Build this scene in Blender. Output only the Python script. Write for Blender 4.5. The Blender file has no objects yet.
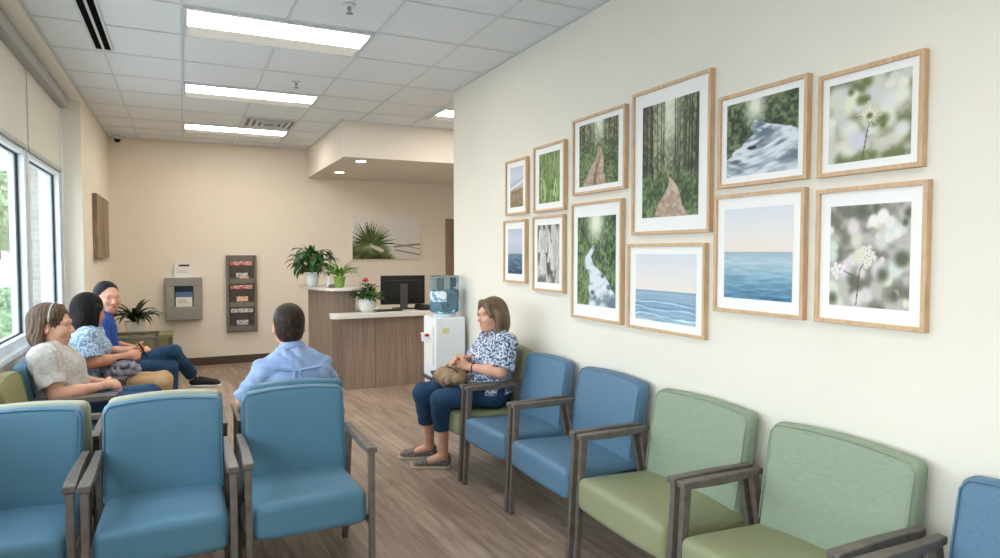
import bpy, bmesh, math, random
import numpy as np
from mathutils import Vector, Matrix
R = math.radians
scene = bpy.context.scene
COL = scene.collection
random.seed(7)
CEIL = 3.05

# ------------------------------------------------------------------ materials
def lin(c):
    c = [x / 255.0 for x in c]
    return tuple((x / 12.92 if x <= 0.04045 else ((x + 0.055) / 1.055) ** 2.4) for x in c)

def mat(name, rgb, rough=0.6, var=0.0, scale=8.0, stretch=(1, 1, 1), bump=0.0, bscale=None, spec=0.4,
        metal=0.0, rgb2=None, sharp=False, trans=0.0, emit=None, coat=0.0, coords='Object', alpha=1.0, sheen=0.0, detail=4.0):
    m = bpy.data.materials.new(name); m.use_nodes = True
    nt = m.node_tree; b = nt.nodes['Principled BSDF']
    b.inputs['Roughness'].default_value = rough
    b.inputs['Specular IOR Level'].default_value = spec
    b.inputs['Metallic'].default_value = metal
    b.inputs['Transmission Weight'].default_value = trans
    b.inputs['Coat Weight'].default_value = coat
    b.inputs['Sheen Weight'].default_value = sheen
    b.inputs['Alpha'].default_value = alpha
    c1 = lin(rgb)
    c2 = lin(rgb2) if rgb2 else tuple(max(0, x * (1 - var)) for x in c1)
    tc = nt.nodes.new('ShaderNodeTexCoord'); mp = nt.nodes.new('ShaderNodeMapping')
    mp.inputs['Scale'].default_value = stretch
    nt.links.new(tc.outputs[coords], mp.inputs['Vector'])
    nz = nt.nodes.new('ShaderNodeTexNoise'); nz.inputs['Scale'].default_value = scale
    nz.inputs['Detail'].default_value = detail
    nt.links.new(mp.outputs[0], nz.inputs['Vector'])
    rp = nt.nodes.new('ShaderNodeValToRGB')
    lo, hi = (0.47, 0.53) if sharp else (0.3, 0.7)
    rp.color_ramp.elements[0].position = lo; rp.color_ramp.elements[1].position = hi
    rp.color_ramp.elements[0].color = (*c1, 1); rp.color_ramp.elements[1].color = (*c2, 1)
    nt.links.new(nz.outputs['Fac'], rp.inputs[0])
    nt.links.new(rp.outputs[0], b.inputs['Base Color'])
    if bump:
        n2 = nz
        if bscale:
            n2 = nt.nodes.new('ShaderNodeTexNoise'); n2.inputs['Scale'].default_value = bscale
            n2.inputs['Detail'].default_value = 3
            nt.links.new(mp.outputs[0], n2.inputs['Vector'])
        bp = nt.nodes.new('ShaderNodeBump'); bp.inputs['Strength'].default_value = bump
        bp.inputs['Distance'].default_value = 0.01
        nt.links.new(n2.outputs['Fac'], bp.inputs['Height'])
        nt.links.new(bp.outputs[0], b.inputs['Normal'])
    if emit:
        b.inputs['Emission Color'].default_value = (*lin(emit[0]), 1)
        b.inputs['Emission Strength'].default_value = emit[1]
    return m

def wood_floor():
    m = bpy.data.materials.new('floor_planks'); m.use_nodes = True
    nt = m.node_tree; b = nt.nodes['Principled BSDF']; L = nt.links.new
    tc = nt.nodes.new('ShaderNodeTexCoord'); mp = nt.nodes.new('ShaderNodeMapping')
    mp.inputs['Rotation'].default_value = (0, 0, R(90 - 4))
    L(tc.outputs['Object'], mp.inputs[0])
    br = nt.nodes.new('ShaderNodeTexBrick')
    br.inputs['Scale'].default_value = 1; br.inputs['Brick Width'].default_value = 1.22
    br.inputs['Row Height'].default_value = 0.18; br.inputs['Mortar Size'].default_value = 0.0016
    br.inputs['Mortar Smooth'].default_value = 0.5; br.offset = 0.37
    br.inputs['Color1'].default_value = (*lin((182, 162, 145)), 1)
    br.inputs['Color2'].default_value = (*lin((152, 133, 118)), 1)
    br.inputs['Mortar'].default_value = (*lin((104, 88, 76)), 1)
    L(mp.outputs[0], br.inputs['Vector'])
    mp2 = nt.nodes.new('ShaderNodeMapping'); mp2.inputs['Scale'].default_value = (1.3, 16, 1)
    L(mp.outputs[0], mp2.inputs[0])
    nz = nt.nodes.new('ShaderNodeTexNoise'); nz.inputs['Scale'].default_value = 1.6
    nz.inputs['Detail'].default_value = 6; nz.inputs['Roughness'].default_value = 0.62; nz.inputs['Distortion'].default_value = 0.5
    L(mp2.outputs[0], nz.inputs['Vector'])
    rp = nt.nodes.new('ShaderNodeValToRGB')
    rp.color_ramp.elements[0].position = 0.36; rp.color_ramp.elements[0].color = (0.70, 0.66, 0.63, 1)
    rp.color_ramp.elements[1].position = 0.64; rp.color_ramp.elements[1].color = (1.15, 1.14, 1.14, 1)
    L(nz.outputs['Fac'], rp.inputs[0])
    mx = nt.nodes.new('ShaderNodeMix'); mx.data_type = 'RGBA'; mx.blend_type = 'MULTIPLY'
    mx.inputs[0].default_value = 1
    L(br.outputs['Color'], mx.inputs[6]); L(rp.outputs[0], mx.inputs[7]); L(mx.outputs[2], b.inputs['Base Color'])
    b.inputs['Roughness'].default_value = 0.42; b.inputs['Specular IOR Level'].default_value = 0.4
    bp = nt.nodes.new('ShaderNodeBump'); bp.inputs['Strength'].default_value = 0.12; bp.inputs['Distance'].default_value = 0.004
    L(nz.outputs['Fac'], bp.inputs['Height']); L(bp.outputs[0], b.inputs['Normal'])
    return m

def vcol_mat(name, rough=0.5, spec=0.25):
    m = bpy.data.materials.new(name); m.use_nodes = True
    nt = m.node_tree; b = nt.nodes['Principled BSDF']
    a = nt.nodes.new('ShaderNodeVertexColor'); a.layer_name = 'Col'
    nt.links.new(a.outputs['Color'], b.inputs['Base Color'])
    b.inputs['Roughness'].default_value = rough; b.inputs['Specular IOR Level'].default_value = spec
    return m

def brick_mat():
    m = bpy.data.materials.new('brick_pier'); m.use_nodes = True
    nt = m.node_tree; b = nt.nodes['Principled BSDF']
    tc = nt.nodes.new('ShaderNodeTexCoord'); mp = nt.nodes.new('ShaderNodeMapping'); mp.inputs['Rotation'].default_value = (R(90), 0, 0)
    br = nt.nodes.new('ShaderNodeTexBrick'); br.inputs['Scale'].default_value = 1
    br.inputs['Brick Width'].default_value = 0.22; br.inputs['Row Height'].default_value = 0.075; br.inputs['Mortar Size'].default_value = 0.008
    br.inputs['Color1'].default_value = (*lin((158, 156, 156)), 1); br.inputs['Color2'].default_value = (*lin((136, 134, 134)), 1)
    br.inputs['Mortar'].default_value = (*lin((176, 178, 180)), 1)
    nt.links.new(tc.outputs['Object'], mp.inputs[0]); nt.links.new(mp.outputs[0], br.inputs['Vector'])
    nt.links.new(br.outputs['Color'], b.inputs['Base Color']); b.inputs['Roughness'].default_value = 0.9
    return m

M = {}
M['wall_white'] = mat('wall_offwhite', (235, 230, 217), 0.85, 0.02, 3, bump=0.04, bscale=160)
M['wall_beige'] = mat('wall_beige', (240, 230, 213), 0.85, 0.02, 3, bump=0.04, bscale=160)
M['ceil'] = mat('ceiling_tile', (234, 238, 240), 0.9, 0.05, 90, bump=0.12, bscale=220)
M['tbar'] = mat('ceiling_grid_metal', (214, 217, 218), 0.6)
M['soffit'] = mat('soffit_paint', (232, 224, 212), 0.85)
M['floor'] = wood_floor()
M['base'] = mat('baseboard_brown', (92, 74, 62), 0.55, 0.2, 6)
M['win_frame'] = mat('window_frame_metal', (222, 230, 234), 0.4, spec=0.5)
M['gasket'] = mat('window_gasket_black', (22, 26, 30), 0.6)
M['sill'] = mat('sill_white', (226, 230, 230), 0.5)
M['blind'] = mat('blind_fabric', (214, 211, 198), 0.95, 0.03, 200, bump=0.1, bscale=500)
M['blind_case'] = mat('blind_cassette', (170, 172, 168), 0.5)
M['black'] = mat('black_plastic', (22, 22, 24), 0.4)
M['slot_shade'] = mat('slot_shade_black', (6, 6, 7), 0.9, spec=0.05)  # near-black colour stands in for the shade inside the diffuser slots
M['screen'] = mat('monitor_back', (18, 19, 22), 0.3, spec=0.5)
M['dgrey'] = mat('dark_grey_plastic', (70, 72, 74), 0.4)
M['grey_metal'] = mat('grey_metal_box', (162, 158, 150), 0.42, 0.08, 5, metal=0.35)
M['rack'] = mat('rack_grey', (124, 118, 110), 0.5, 0.08, 5)
M['rack_dark'] = mat('rack_pocket_clear', (66, 60, 57), 0.3, 0.1, 5)
M['light'] = mat('light_lens', (255, 252, 244), 0.5, emit=((255, 248, 238), 12.0))
M['light_dim'] = mat('light_side_lens', (206, 203, 196), 0.5, emit=((255, 249, 236), 0.12))
M['light_down'] = mat('downlight_lens', (255, 246, 230), 0.5, emit=((255, 244, 226), 40))
M['white_plastic'] = mat('white_plastic', (232, 236, 240), 0.35, 0.02, 4)
M['white_gloss'] = mat('white_ceramic', (238, 238, 236), 0.2, 0.01, 3, spec=0.5)
M['quartz'] = mat('counter_quartz', (232, 228, 220), 0.25, 0.06, 30, spec=0.5)
M['lam'] = mat('desk_laminate', (160, 141, 125), 0.5, rgb2=(134, 115, 101), scale=3.0, stretch=(14, 14, 0.6), bump=0.05, detail=6)
M['blue'] = mat('upholstery_blue', (80, 124, 146), 0.45, 0.10, 220, stretch=(1, 1, 3), bump=0.12, bscale=420, sheen=0.1)
M['blue_dark'] = mat('upholstery_blue_woven', (98, 132, 156), 0.52, rgb2=(82, 117, 144), scale=90, stretch=(1, 1, 3), bump=0.15, bscale=300)
M['green'] = mat('upholstery_green_woven', (156, 168, 142), 0.65, rgb2=(134, 152, 132), scale=30, stretch=(1, 1, 16), bump=0.18, bscale=120)
M['green_seat'] = mat('upholstery_green_plain', (150, 154, 118), 0.55, 0.1, 120, bump=0.1, bscale=420)
M['olive'] = mat('upholstery_olive', (150, 148, 102), 0.6, 0.1, 120, bump=0.1, bscale=420)
M['pale_green'] = mat('upholstery_pale_green', (174, 176, 154), 0.6, 0.08, 120, bump=0.1, bscale=420)
M['frame'] = mat('chair_frame_grey', (112, 103, 95), 0.42, rgb2=(90, 82, 75), scale=5, stretch=(5, 5, 5), bump=0.03, spec=0.5)
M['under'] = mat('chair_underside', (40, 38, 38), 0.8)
M['oak'] = mat('oak_frame', (216, 184, 148), 0.5, rgb2=(198, 164, 126), scale=14, stretch=(4, 4, 1), bump=0.05, detail=6)
M['mat_board'] = mat('mat_board', (244, 243, 240), 0.8)
M['print'] = vcol_mat('photo_print', 0.45, 0.3)
M['art_wood'] = mat('wood_art', (170, 150, 122), 0.7, rgb2=(118, 98, 76), scale=5, stretch=(2, 3, 0.7), bump=0.1, detail=7)
M['leaf'] = mat('leaf_dark', (52, 96, 44), 0.4, rgb2=(28, 66, 30), scale=9, spec=0.4)
M['leaf_mid'] = mat('leaf_mid', (96, 142, 60), 0.45, rgb2=(52, 98, 38), scale=9)
M['leaf_light'] = mat('leaf_light', (160, 200, 84), 0.45, rgb2=(84, 136, 48), scale=10)
M['leaf_deep'] = mat('leaf_deep', (44, 66, 32), 0.45, rgb2=(24, 40, 20), scale=9)
M['soil'] = mat('soil', (58, 42, 32), 0.95, 0.4, 60, bump=0.5)
M['green_pot'] = mat('pot_green', (144, 176, 84), 0.4, 0.05, 5)
M['red_flower'] = mat('flower_red', (206, 62, 70), 0.5, 0.2, 30)
M['stem'] = mat('stem_green', (92, 128, 60), 0.6)
M['door_brown'] = mat('door_brown', (158, 132, 106), 0.5, 0.15, 4)
M['card'] = mat('white_card', (238, 236, 230), 0.7)
M['ink'] = mat('ink_dark', (48, 46, 48), 0.7)
M['grey_ink'] = mat('ink_grey', (150, 150, 152), 0.7)
M['navy'] = mat('leaflet_navy', (44, 66, 92), 0.6)
M['blue_leaf'] = mat('leaflet_blue', (96, 128, 164), 0.6)
M['mag_red'] = mat('magazine_red', (186, 52, 54), 0.5, rgb2=(226, 190, 184), scale=60, sharp=True)
M['mag_dark'] = mat('magazine_dark', (62, 54, 52), 0.45, rgb2=(88, 74, 68), scale=18)
M['mag_peach'] = mat('magazine_peach', (222, 160, 112), 0.5, rgb2=(240, 214, 190), scale=40, sharp=True)
M['mag_white'] = mat('magazine_white', (226, 222, 220), 0.5, rgb2=(160, 156, 158), scale=50, sharp=True)
M['yellow_tag'] = mat('yellow_sticker', (220, 210, 140), 0.6)
M['tap_red'] = mat('tap_red', (190, 40, 44), 0.4)
M['tap_blue'] = mat('tap_blue', (40, 90, 180), 0.4)
M['bottle'] = mat('bottle_blue', (186, 216, 232), 0.06, spec=0.5, trans=0.9)
M['bottle'].node_tree.nodes['Principled BSDF'].inputs['IOR'].default_value = 1.2
M['bottle_label'] = mat('bottle_label', (226, 236, 240), 0.5, rgb2=(120, 160, 190), scale=24, sharp=True)
# glass
g = bpy.data.materials.new('window_glass'); g.use_nodes = True; nt = g.node_tree
for n in list(nt.nodes):
    if n.type != 'OUTPUT_MATERIAL': nt.nodes.remove(n)
out = [n for n in nt.nodes if n.type == 'OUTPUT_MATERIAL'][0]
t = nt.nodes.new('ShaderNodeBsdfTransparent'); t.inputs[0].default_value = (0.97, 0.985, 0.985, 1)
gl = nt.nodes.new('ShaderNodeBsdfGlossy'); gl.inputs['Roughness'].default_value = 0.02
lw = nt.nodes.new('ShaderNodeLayerWeight'); lw.inputs[0].default_value = 0.5
fr = nt.nodes.new('ShaderNodeMath'); fr.operation = 'POWER'; fr.inputs[1].default_value = 5; nt.links.new(lw.outputs['Facing'], fr.inputs[0])
mx = nt.nodes.new('ShaderNodeMixShader'); L = nt.links.new
L(fr.outputs[0], mx.inputs[0]); L(t.outputs[0], mx.inputs[1]); L(gl.outputs[0], mx.inputs[2]); L(mx.outputs[0], out.inputs[0])
M['glass'] = g
# people
def skin(name, c, c2): 
    m = mat(name, c, 0.5, rgb2=c2, scale=14, spec=0.35)
    b = m.node_tree.nodes['Principled BSDF']
    b.inputs['Subsurface Weight'].default_value = 0.08; b.inputs['Subsurface Scale'].default_value = 0.02
    return m
M['skin_a'] = skin('skin_fair', (226, 176, 150), (214, 158, 134))
M['skin_b'] = skin('skin_tan', (204, 150, 122), (192, 134, 106))
M['skin_c'] = skin('skin_light', (222, 170, 144), (206, 148, 124))
M['hair_brown'] = mat('hair_brown', (104, 78, 56), 0.7, rgb2=(64, 48, 38), scale=22, stretch=(3.2, 3.2, 0.35), bump=0.4, detail=6)
M['hair_black'] = mat('hair_black', (30, 26, 28), 0.6, spec=0.15, rgb2=(16, 14, 16), scale=22, stretch=(3, 3, 0.4), bump=0.3)
M['hair_dark'] = mat('hair_dark_brown', (66, 52, 44), 0.55, rgb2=(36, 27, 22), spec=0.2, scale=40, stretch=(1.5, 1.5, 0.8), bump=0.4)
M['hair_blond'] = mat('hair_ash_blond', (138, 112, 86), 0.45, rgb2=(84, 64, 48), scale=22, stretch=(3.4, 3.4, 0.3), bump=0.4, detail=6)
M['lip'] = mat('lip_pink', (184, 104, 98), 0.45)
M['eye_white'] = mat('eye_white', (196, 186, 178), 0.25)
M['iris'] = mat('iris_dark', (46, 32, 26), 0.2)
M['denim'] = mat('denim_blue', (38, 74, 104), 0.85, rgb2=(24, 54, 82), scale=7, bump=0.15, bscale=260)
M['denim_dark'] = mat('denim_navy', (30, 48, 76), 0.85, rgb2=(22, 36, 60), scale=7, bump=0.15, bscale=260)
M['tan_pants'] = mat('trousers_tan', (190, 154, 112), 0.85, 0.12, 7, bump=0.15, bscale=260)
M['tee'] = mat('tee_grey_beige', (208, 200, 190), 0.9, rgb2=(176, 170, 166), scale=42, stretch=(1, 1, 2.2), bump=0.15, bscale=200)
M['blouse_blue'] = mat('blouse_blue_print', (182, 200, 216), 0.85, rgb2=(116, 146, 174), scale=60, sharp=True)
M['polo'] = mat('polo_blue', (38, 82, 166), 0.85, 0.15, 6, bump=0.1, bscale=300)
M['shirt_lb'] = mat('shirt_light_blue', (162, 182, 216), 0.85, rgb2=(140, 162, 202), scale=10, bump=0.1, bscale=400)
M['blouse_navy'] = mat('blouse_navy_floral', (206, 214, 226), 0.85, rgb2=(74, 92, 122), scale=62, sharp=True)
M['bag'] = mat('bag_brown', (156, 130, 102), 0.7, 0.2, 12, bump=0.2, bscale=80)
M['bag_grey'] = mat('bag_grey', (150, 148, 162), 0.75, 0.3, 12, bump=0.2, bscale=80)
M['bag_dark'] = mat('bag_dark', (62, 62, 72), 0.75, 0.2, 12)
M['shoe_black'] = mat('shoe_black', (26, 26, 30), 0.7)
M['shoe_pattern'] = mat('shoe_pattern', (142, 134, 128), 0.8, rgb2=(96, 90, 88), scale=90, sharp=True)
M['sole'] = mat('sole_white', (226, 222, 212), 0.6)
M['sole_tan'] = mat('sole_cream', (196, 178, 156), 0.7)
M['watch'] = mat('watch_black', (30, 28, 30), 0.4)
M['brick'] = brick_mat()
M['asphalt'] = mat('asphalt', (176, 176, 174), 0.9, 0.1, 4)
M['walk'] = mat('sidewalk', (214, 212, 206), 0.9, 0.05, 4)
M['car_paint'] = mat('car_silver', (206, 212, 218), 0.25, spec=0.5, coat=0.4)
M['car_glass'] = mat('car_window', (60, 76, 88), 0.1, spec=0.5)
M['tyre'] = mat('tyre', (36, 36, 38), 0.8)
M['bark'] = mat('bark', (104, 90, 76), 0.9, 0.3, 12)
M['tree_leaf_hazed'] = mat('tree_leaf_hazed', (168, 190, 150), 0.7, rgb2=(130, 160, 118), scale=5)  # leaf green lightened: outdoor haze and glare put into the colour

# ------------------------------------------------------------------ object helpers
def link(name, me, m=None, parent=None, smooth=False, loc=None):
    o = bpy.data.objects.new(name, me); COL.objects.link(o)
    if m is not None: me.materials.append(M[m] if isinstance(m, str) else m)
    if parent is not None: o.parent = parent
    if loc is not None: o.location = loc
    if smooth:
        for p in me.polygons: p.use_smooth = True
    return o

def tag(o, label, cat, group=None):
    o['label'] = label; o['category'] = cat
    if group: o['group'] = group
    return o

def thing(name, label, cat, loc=(0, 0, 0), rz=0, group=None):
    o = bpy.data.objects.new(name, None); COL.objects.link(o)
    o.empty_display_size = 0.1
    o.location = loc; o.rotation_euler = (0, 0, rz)
    return tag(o, label, cat, group)

def struct(o):
    o['kind'] = 'structure'; return o

class MB:
    """collects shapes into one mesh"""
    def __init__(s): s.v = []; s.f = []; s.sm = []
    def add(s, vs, fs, smooth=False):
        n = len(s.v); s.v += [tuple(v) for v in vs]
        s.f += [tuple(i + n for i in f) for f in fs]; s.sm += [smooth] * len(fs); return s
    def box(s, x0, x1, y0, y1, z0, z1):
        vs = [(x, y, z) for z in (z0, z1) for y in (y0, y1) for x in (x0, x1)]
        return s.add(vs, [(0, 2, 3, 1), (4, 5, 7, 6), (0, 1, 5, 4), (2, 6, 7, 3), (0, 4, 6, 2), (1, 3, 7, 5)])
    def beam(s, a, b, wa, ha, wb=None, hb=None, side=(1, 0, 0)):
        """rectangular bar from a to b; w along 'side', h across"""
        wb = wa if wb is None else wb; hb = ha if hb is None else hb
        a = Vector(a); b = Vector(b); d = (b - a).normalized(); sd = Vector(side); sd = (sd - d * sd.dot(d)).normalized()
        u = d.cross(sd)
        vs = []
        for p, w, h in ((a, wa, ha), (b, wb, hb)):
            vs += [p + sd * w / 2 * i + u * h / 2 * j for i, j in ((-1, -1), (1, -1), (1, 1), (-1, 1))]
        return s.add(vs, [(3, 2, 1, 0), (4, 5, 6, 7)] + [(i, (i + 1) % 4, 4 + (i + 1) % 4, 4 + i) for i in range(4)])
    def prism(s, pts, z0, z1):
        n = len(pts)
        vs = [(x, y, z0) for x, y in pts] + [(x, y, z1) for x, y in pts]
        fs = [tuple(range(n))[::-1], tuple(range(n, 2 * n))] + [(i, (i + 1) % n, n + (i + 1) % n, n + i) for i in range(n)]
        return s.add(vs, fs)
    def lathe(s, prof, c=(0, 0, 0), n=28, cap=True):
        vs = []; fs = []
        for r, z in prof:
            for i in range(n):
                a = 2 * math.pi * i / n; vs.append((c[0] + r * math.cos(a), c[1] + r * math.sin(a), c[2] + z))
        for k in range(len(prof) - 1):
            for i in range(n):
                j = (i + 1) % n; fs.append((k * n + i, k * n + j, (k + 1) * n + j, (k + 1) * n + i))
        s.add(vs, fs, True)
        if cap:
            m0 = len(s.v) - len(vs)
            s.f.append(tuple(m0 + i for i in range(n))[::-1]); s.sm.append(False)
            s.f.append(tuple(m0 + (len(prof) - 1) * n + i for i in range(n))); s.sm.append(False)
        return s
    def tube(s, pts, r, n=8):
        pts = [Vector(p) for p in pts]; vs = []; fs = []
        rs = r if isinstance(r, (list, tuple)) else [r] * len(pts)
        for k, p in enumerate(pts):
            d = (pts[min(k + 1, len(pts) - 1)] - pts[max(k - 1, 0)]).normalized()
            a = d.cross(Vector((0, 0, 1)));
            if a.length < 1e-3: a = Vector((1, 0, 0))
            a.normalize(); b = d.cross(a)
            for i in range(n):
                t = 2 * math.pi * i / n; vs.append(p + (a * math.cos(t) + b * math.sin(t)) * rs[k])
        for k in range(len(pts) - 1):
            for i in range(n):
                j = (i + 1) % n; fs.append((k * n + i, k * n + j, (k + 1) * n + j, (k + 1) * n + i))
        fs.append(tuple(range(n))[::-1]); fs.append(tuple(len(vs) - n + i for i in range(n)))
        return s.add(vs, fs, True)
    def rbox(s, x0, x1, y0, y1, z0, z1, r, n=8, fn=None):
        """rounded box; fn(x,y,z) deforms"""
        c = Vector(((x0 + x1) / 2, (y0 + y1) / 2, (z0 + z1) / 2)); h = Vector(((x1 - x0) / 2, (y1 - y0) / 2, (z1 - z0) / 2))
        r = min(r, h.x, h.y, h.z)
        def ticks(H):
            inner = H - r; t = [-H + r * (1 - math.cos(a * math.pi / 8)) for a in range(0, 5)]
            t = [-(H - r) - r * math.cos(a * math.pi / 8) for a in range(0, 5)]
            m = [(-inner + 2 * inner * i / n) for i in range(1, n)]
            return t + m + [-x for x in reversed(t)]
        T = [ticks(h.x), ticks(h.y), ticks(h.z)]
        vs = []; fs = []; idx = {}
        def P(p):
            key = tuple(round(q, 6) for q in p)
            if key in idx: return idx[key]
            q = Vector(p); inn = Vector([max(-(h[i] - r), min(h[i] - r, q[i])) for i in range(3)])
            d = q - inn
            if d.length > 1e-9: q = inn + d.normalized() * r
            q = q + c
            if fn: q = Vector(fn(*q))
            vs.append(q); idx[key] = len(vs) - 1; return idx[key]
        for ax in range(3):
            a1, a2 = (ax + 1) % 3, (ax + 2) % 3
            for sg in (-1, 1):
                for i in range(len(T[a1]) - 1):
                    for j in range(len(T[a2]) - 1):
                        q = []
                        for di, dj in ((0, 0), (1, 0), (1, 1), (0, 1)):
                            p = [0, 0, 0]; p[ax] = sg * h[ax]; p[a1] = T[a1][i + di]; p[a2] = T[a2][j + dj]; q.append(P(p))
                        if sg < 0: q = q[::-1]
                        if len(set(q)) == 4: fs.append(tuple(q))
        return s.add(vs, fs, True)
    def build(s, name, m, parent=None, bevel=0.0, loc=None):
        me = bpy.data.meshes.new(name); me.from_pydata(s.v, [], s.f); me.update()
        o = link(name, me, m, parent, loc=loc)
        me.polygons.foreach_set('use_smooth', s.sm)
        if bevel:
            md = o.modifiers.new('bevel', 'BEVEL'); md.width = bevel; md.segments = 2; md.limit_method = 'ANGLE'; md.angle_limit = R(40)
        return o

def copy_tree(o, parent=None):
    c = o.copy(); COL.objects.link(c); c.parent = parent
    for ch in [x for x in COL.objects if x.parent == o]: copy_tree(ch, c)
    return c
# ------------------------------------------------------------------ room shell
XL, XR, YB, YF, XO = -0.85, 2.30, 9.93, -2.6, 4.7
WY0, WY1 = -2.3, 7.42      # window recess range
def S(name, mb, m, bevel=0): return struct(mb.build(name, m, bevel=bevel))
S('floor', MB().box(-1.25, XO + .2, YF - .2, YB + .2, -0.12, 0), 'floor')
S('ceiling', MB().box(-1.25, XO + .2, YF - .2, YB + .2, CEIL, CEIL + .1), 'ceil')
S('wall_back', MB().box(-1.25, 3.84, YB, YB + .15, 0, CEIL).box(4.62, XO + .2, YB, YB + .15, 0, CEIL).box(3.84, 4.62, YB, YB + .15, 2.07, CEIL), 'wall_beige')
S('wall_right', MB().box(XR, XR + .15, YF, 5.79, 0, CEIL), 'wall_white')
S('wall_alcove_right', MB().box(XO, XO + .15, 5.5, YB, 0, CEIL).box(XR + .15, XO, 5.5, 5.64, 0, CEIL), 'wall_beige')
S('wall_front', MB().box(-1.25, XR + .2, YF - .15, YF, 0, CEIL), 'wall_white')
S('wall_left', MB().box(-1.2, XL, WY1, YB, 0, CEIL)                # far solid part
  .box(-1.2, -1.0, YF, WY1, 0, 0.88)                                # low wall under the sill
  .box(-1.2, XL, YF, WY0, 0, 2.985), 'wall_beige')
S('wall_left_header', MB().box(-1.2, XL, YF, WY1, 2.985, CEIL), 'wall_white')
S('trim_1', MB().box(-1.12, -0.975, WY0, WY1, 0.88, 0.915), 'sill', .004)
# white painted end of the recess (jamb)
S('trim_2', MB().box(-1.19, XL - .004, WY1 - .012, WY1, 0.0, 2.985), 'wall_white')
bb = .11
S('baseboard_back', MB().box(XL, 3.80, YB - .014, YB, 0, bb), 'base', .003)
S('baseboard_left', MB().box(XL, XL + .014, WY1, YB - .014, 0, bb), 'base', .003)
S('baseboard_right', MB().box(XR - .014, XR, YF, 5.79, 0, bb), 'base', .003)
S('baseboard_recess', MB().box(-1.0, -.986, YF, WY1 - .012, 0, bb), 'base', .003)
# soffit over the reception
S('ceiling_soffit', MB().box(1.66, XO, 7.55, YB, 2.64, CEIL), 'soffit')
# doorway
S('door_1', MB().box(3.80, 3.90, YB - .03, YB + .17, 0, 2.09).box(4.56, 4.66, YB - .03, YB + .17, 0, 2.09).box(3.90, 4.56, YB - .03, YB + .17, 2.01, 2.09)
  .box(3.9, 4.56, YB + .06, YB + .10, 0, 2.01), 'door_brown', .004)

# ceiling grid
ylines = [-2.0, -1.4, -.8, -.2, .42, 1.03, 1.65, 2.25, 2.87, 3.48, 3.82, 4.46, 5.08, 5.76, 6.45, 7.05, 7.76, 8.47, 9.08, 9.55]
xlines = [-.50, .02, .63, 1.215, 1.83, 2.44, 3.05, 3.66, 4.27]
tb = MB()
lights_y = [(.42, 1.03), (4.46, 5.08), (6.45, 7.05), (8.47, 9.08)]
def in_soffit(x, y): return x > 1.66 and y > 7.55
for x in xlines:
    y1 = YB if x < 1.66 else 7.55
    y0 = YF if x < XR else 5.64
    if abs(x - .63) < .01:
        segs = []; a = y0
        for l0, l1 in lights_y: segs.append((a, l0)); a = l1
        segs.append((a, y1))
    else: segs = [(y0, y1)]
    for a, b_ in segs: tb.box(x - .009, x + .009, a, b_, CEIL - .006, CEIL + .01)
for y in ylines:
    x1 = (XR if y < 5.7 else XO) if y < 7.55 else 1.66
    tb.box(XL, x1, y - .009, y + .009, CEIL - .0055, CEIL + .01)
# wall angles
tb.box(XL, XL + .022, YF, YB, CEIL - .007, CEIL).box(XR - .022, XR, YF, 5.79, CEIL - .007, CEIL).box(XL, 1.66, YB - .022, YB, CEIL - .007, CEIL)
tb.box(1.638, 1.66, 7.528, YB, CEIL - .007, CEIL).box(1.638, XO, 7.528, 7.55, CEIL - .007, CEIL)
S('trim_3', tb, 'tbar')

def troffer(x0, x1, y0, y1, label):
    t_ = thing('ceiling_light', label, 'ceiling light', ((x0 + x1) / 2, (y0 + y1) / 2, CEIL), group=None)
    w = (x1 - x0) / 2; d = (y1 - y0) / 2
    f = MB().box(-w, w, -d, -d + .018, -.016, 0).box(-w, w, d - .018, d, -.016, 0).box(-w, -w + .018, -d + .018, d - .018, -.016, 0).box(w - .018, w, -d + .018, d - .018, -.016, 0)
    f.build('light_frame', 'tbar', t_)
    MB().box(-w + .018, w - .018, -d * .80, d * .18, -.013, -.002).build('lamp_lens', 'light', t_)
    MB().box(-w + .018, w - .018, -d + .018, -d * .80, -.010, -.002).build('side_lens', 'light_dim', t_)
    MB().box(-w + .018, w - .018, d * .18, d - .018, -.010, -.002).build('side_lens', 'light_dim', t_)
    return t_
for (y0, y1), lb in zip(lights_y, ['rectangular ceiling light panel just overhead',
        'largest rectangular ceiling light panel, nearest of the three in view', 'middle rectangular ceiling light panel of the row of three', 'farthest rectangular ceiling light panel beside the square air vent']):
    troffer(.035, 1.20, y0 + .015, y1 - .015, lb)
troffer(2.47, 3.64, 6.465, 7.035, 'ceiling light panel cut off by the end of the picture wall')
for i, (x, y) in enumerate([(1.93, 7.84), (1.93, 9.04), (3.6, 7.84)]):
    d = thing('downlight', ['round recessed downlight at the front corner of the soffit', 'round recessed downlight under the rear of the soffit', 'round recessed downlight in the soffit hidden past the wall'][i], 'downlight', (x, y, 2.64))
    MB().lathe([(.062, -.004), (.062, -.001), (.048, -.001), (.048, -.004)], cap=False).lathe([(.062, -.006), (.064, 0)], cap=False).build('trim_ring', 'white_plastic', d)
    MB().lathe([(.050, -.005), (.050, -.001)]).build('lamp_lens', 'light_down', d)
# linear slot diffuser
d = thing('slot_diffuser', 'long ceiling air diffuser with two black slots by the window', 'air vent', (-.495, 4.4, CEIL))
MB().box(-.062, -.048, -1.4, 1.27, -.012, 0).box(-.008, .008, -1.4, 1.27, -.012, 0).box(.048, .062, -1.4, 1.27, -.012, 0).box(-.062, .062, 1.27, 1.285, -.012, 0).box(-.062, .062, -1.415, -1.4, -.012, 0).build('diffuser_frame', 'tbar', d)
for s_ in (-1, 1): MB().box(s_ * .028 - .02, s_ * .028 + .02, -1.4, 1.27, -.008, -.001).build('slot', 'slot_shade', d)  # solid strips; the depth of each slot is only dark colour
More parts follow.
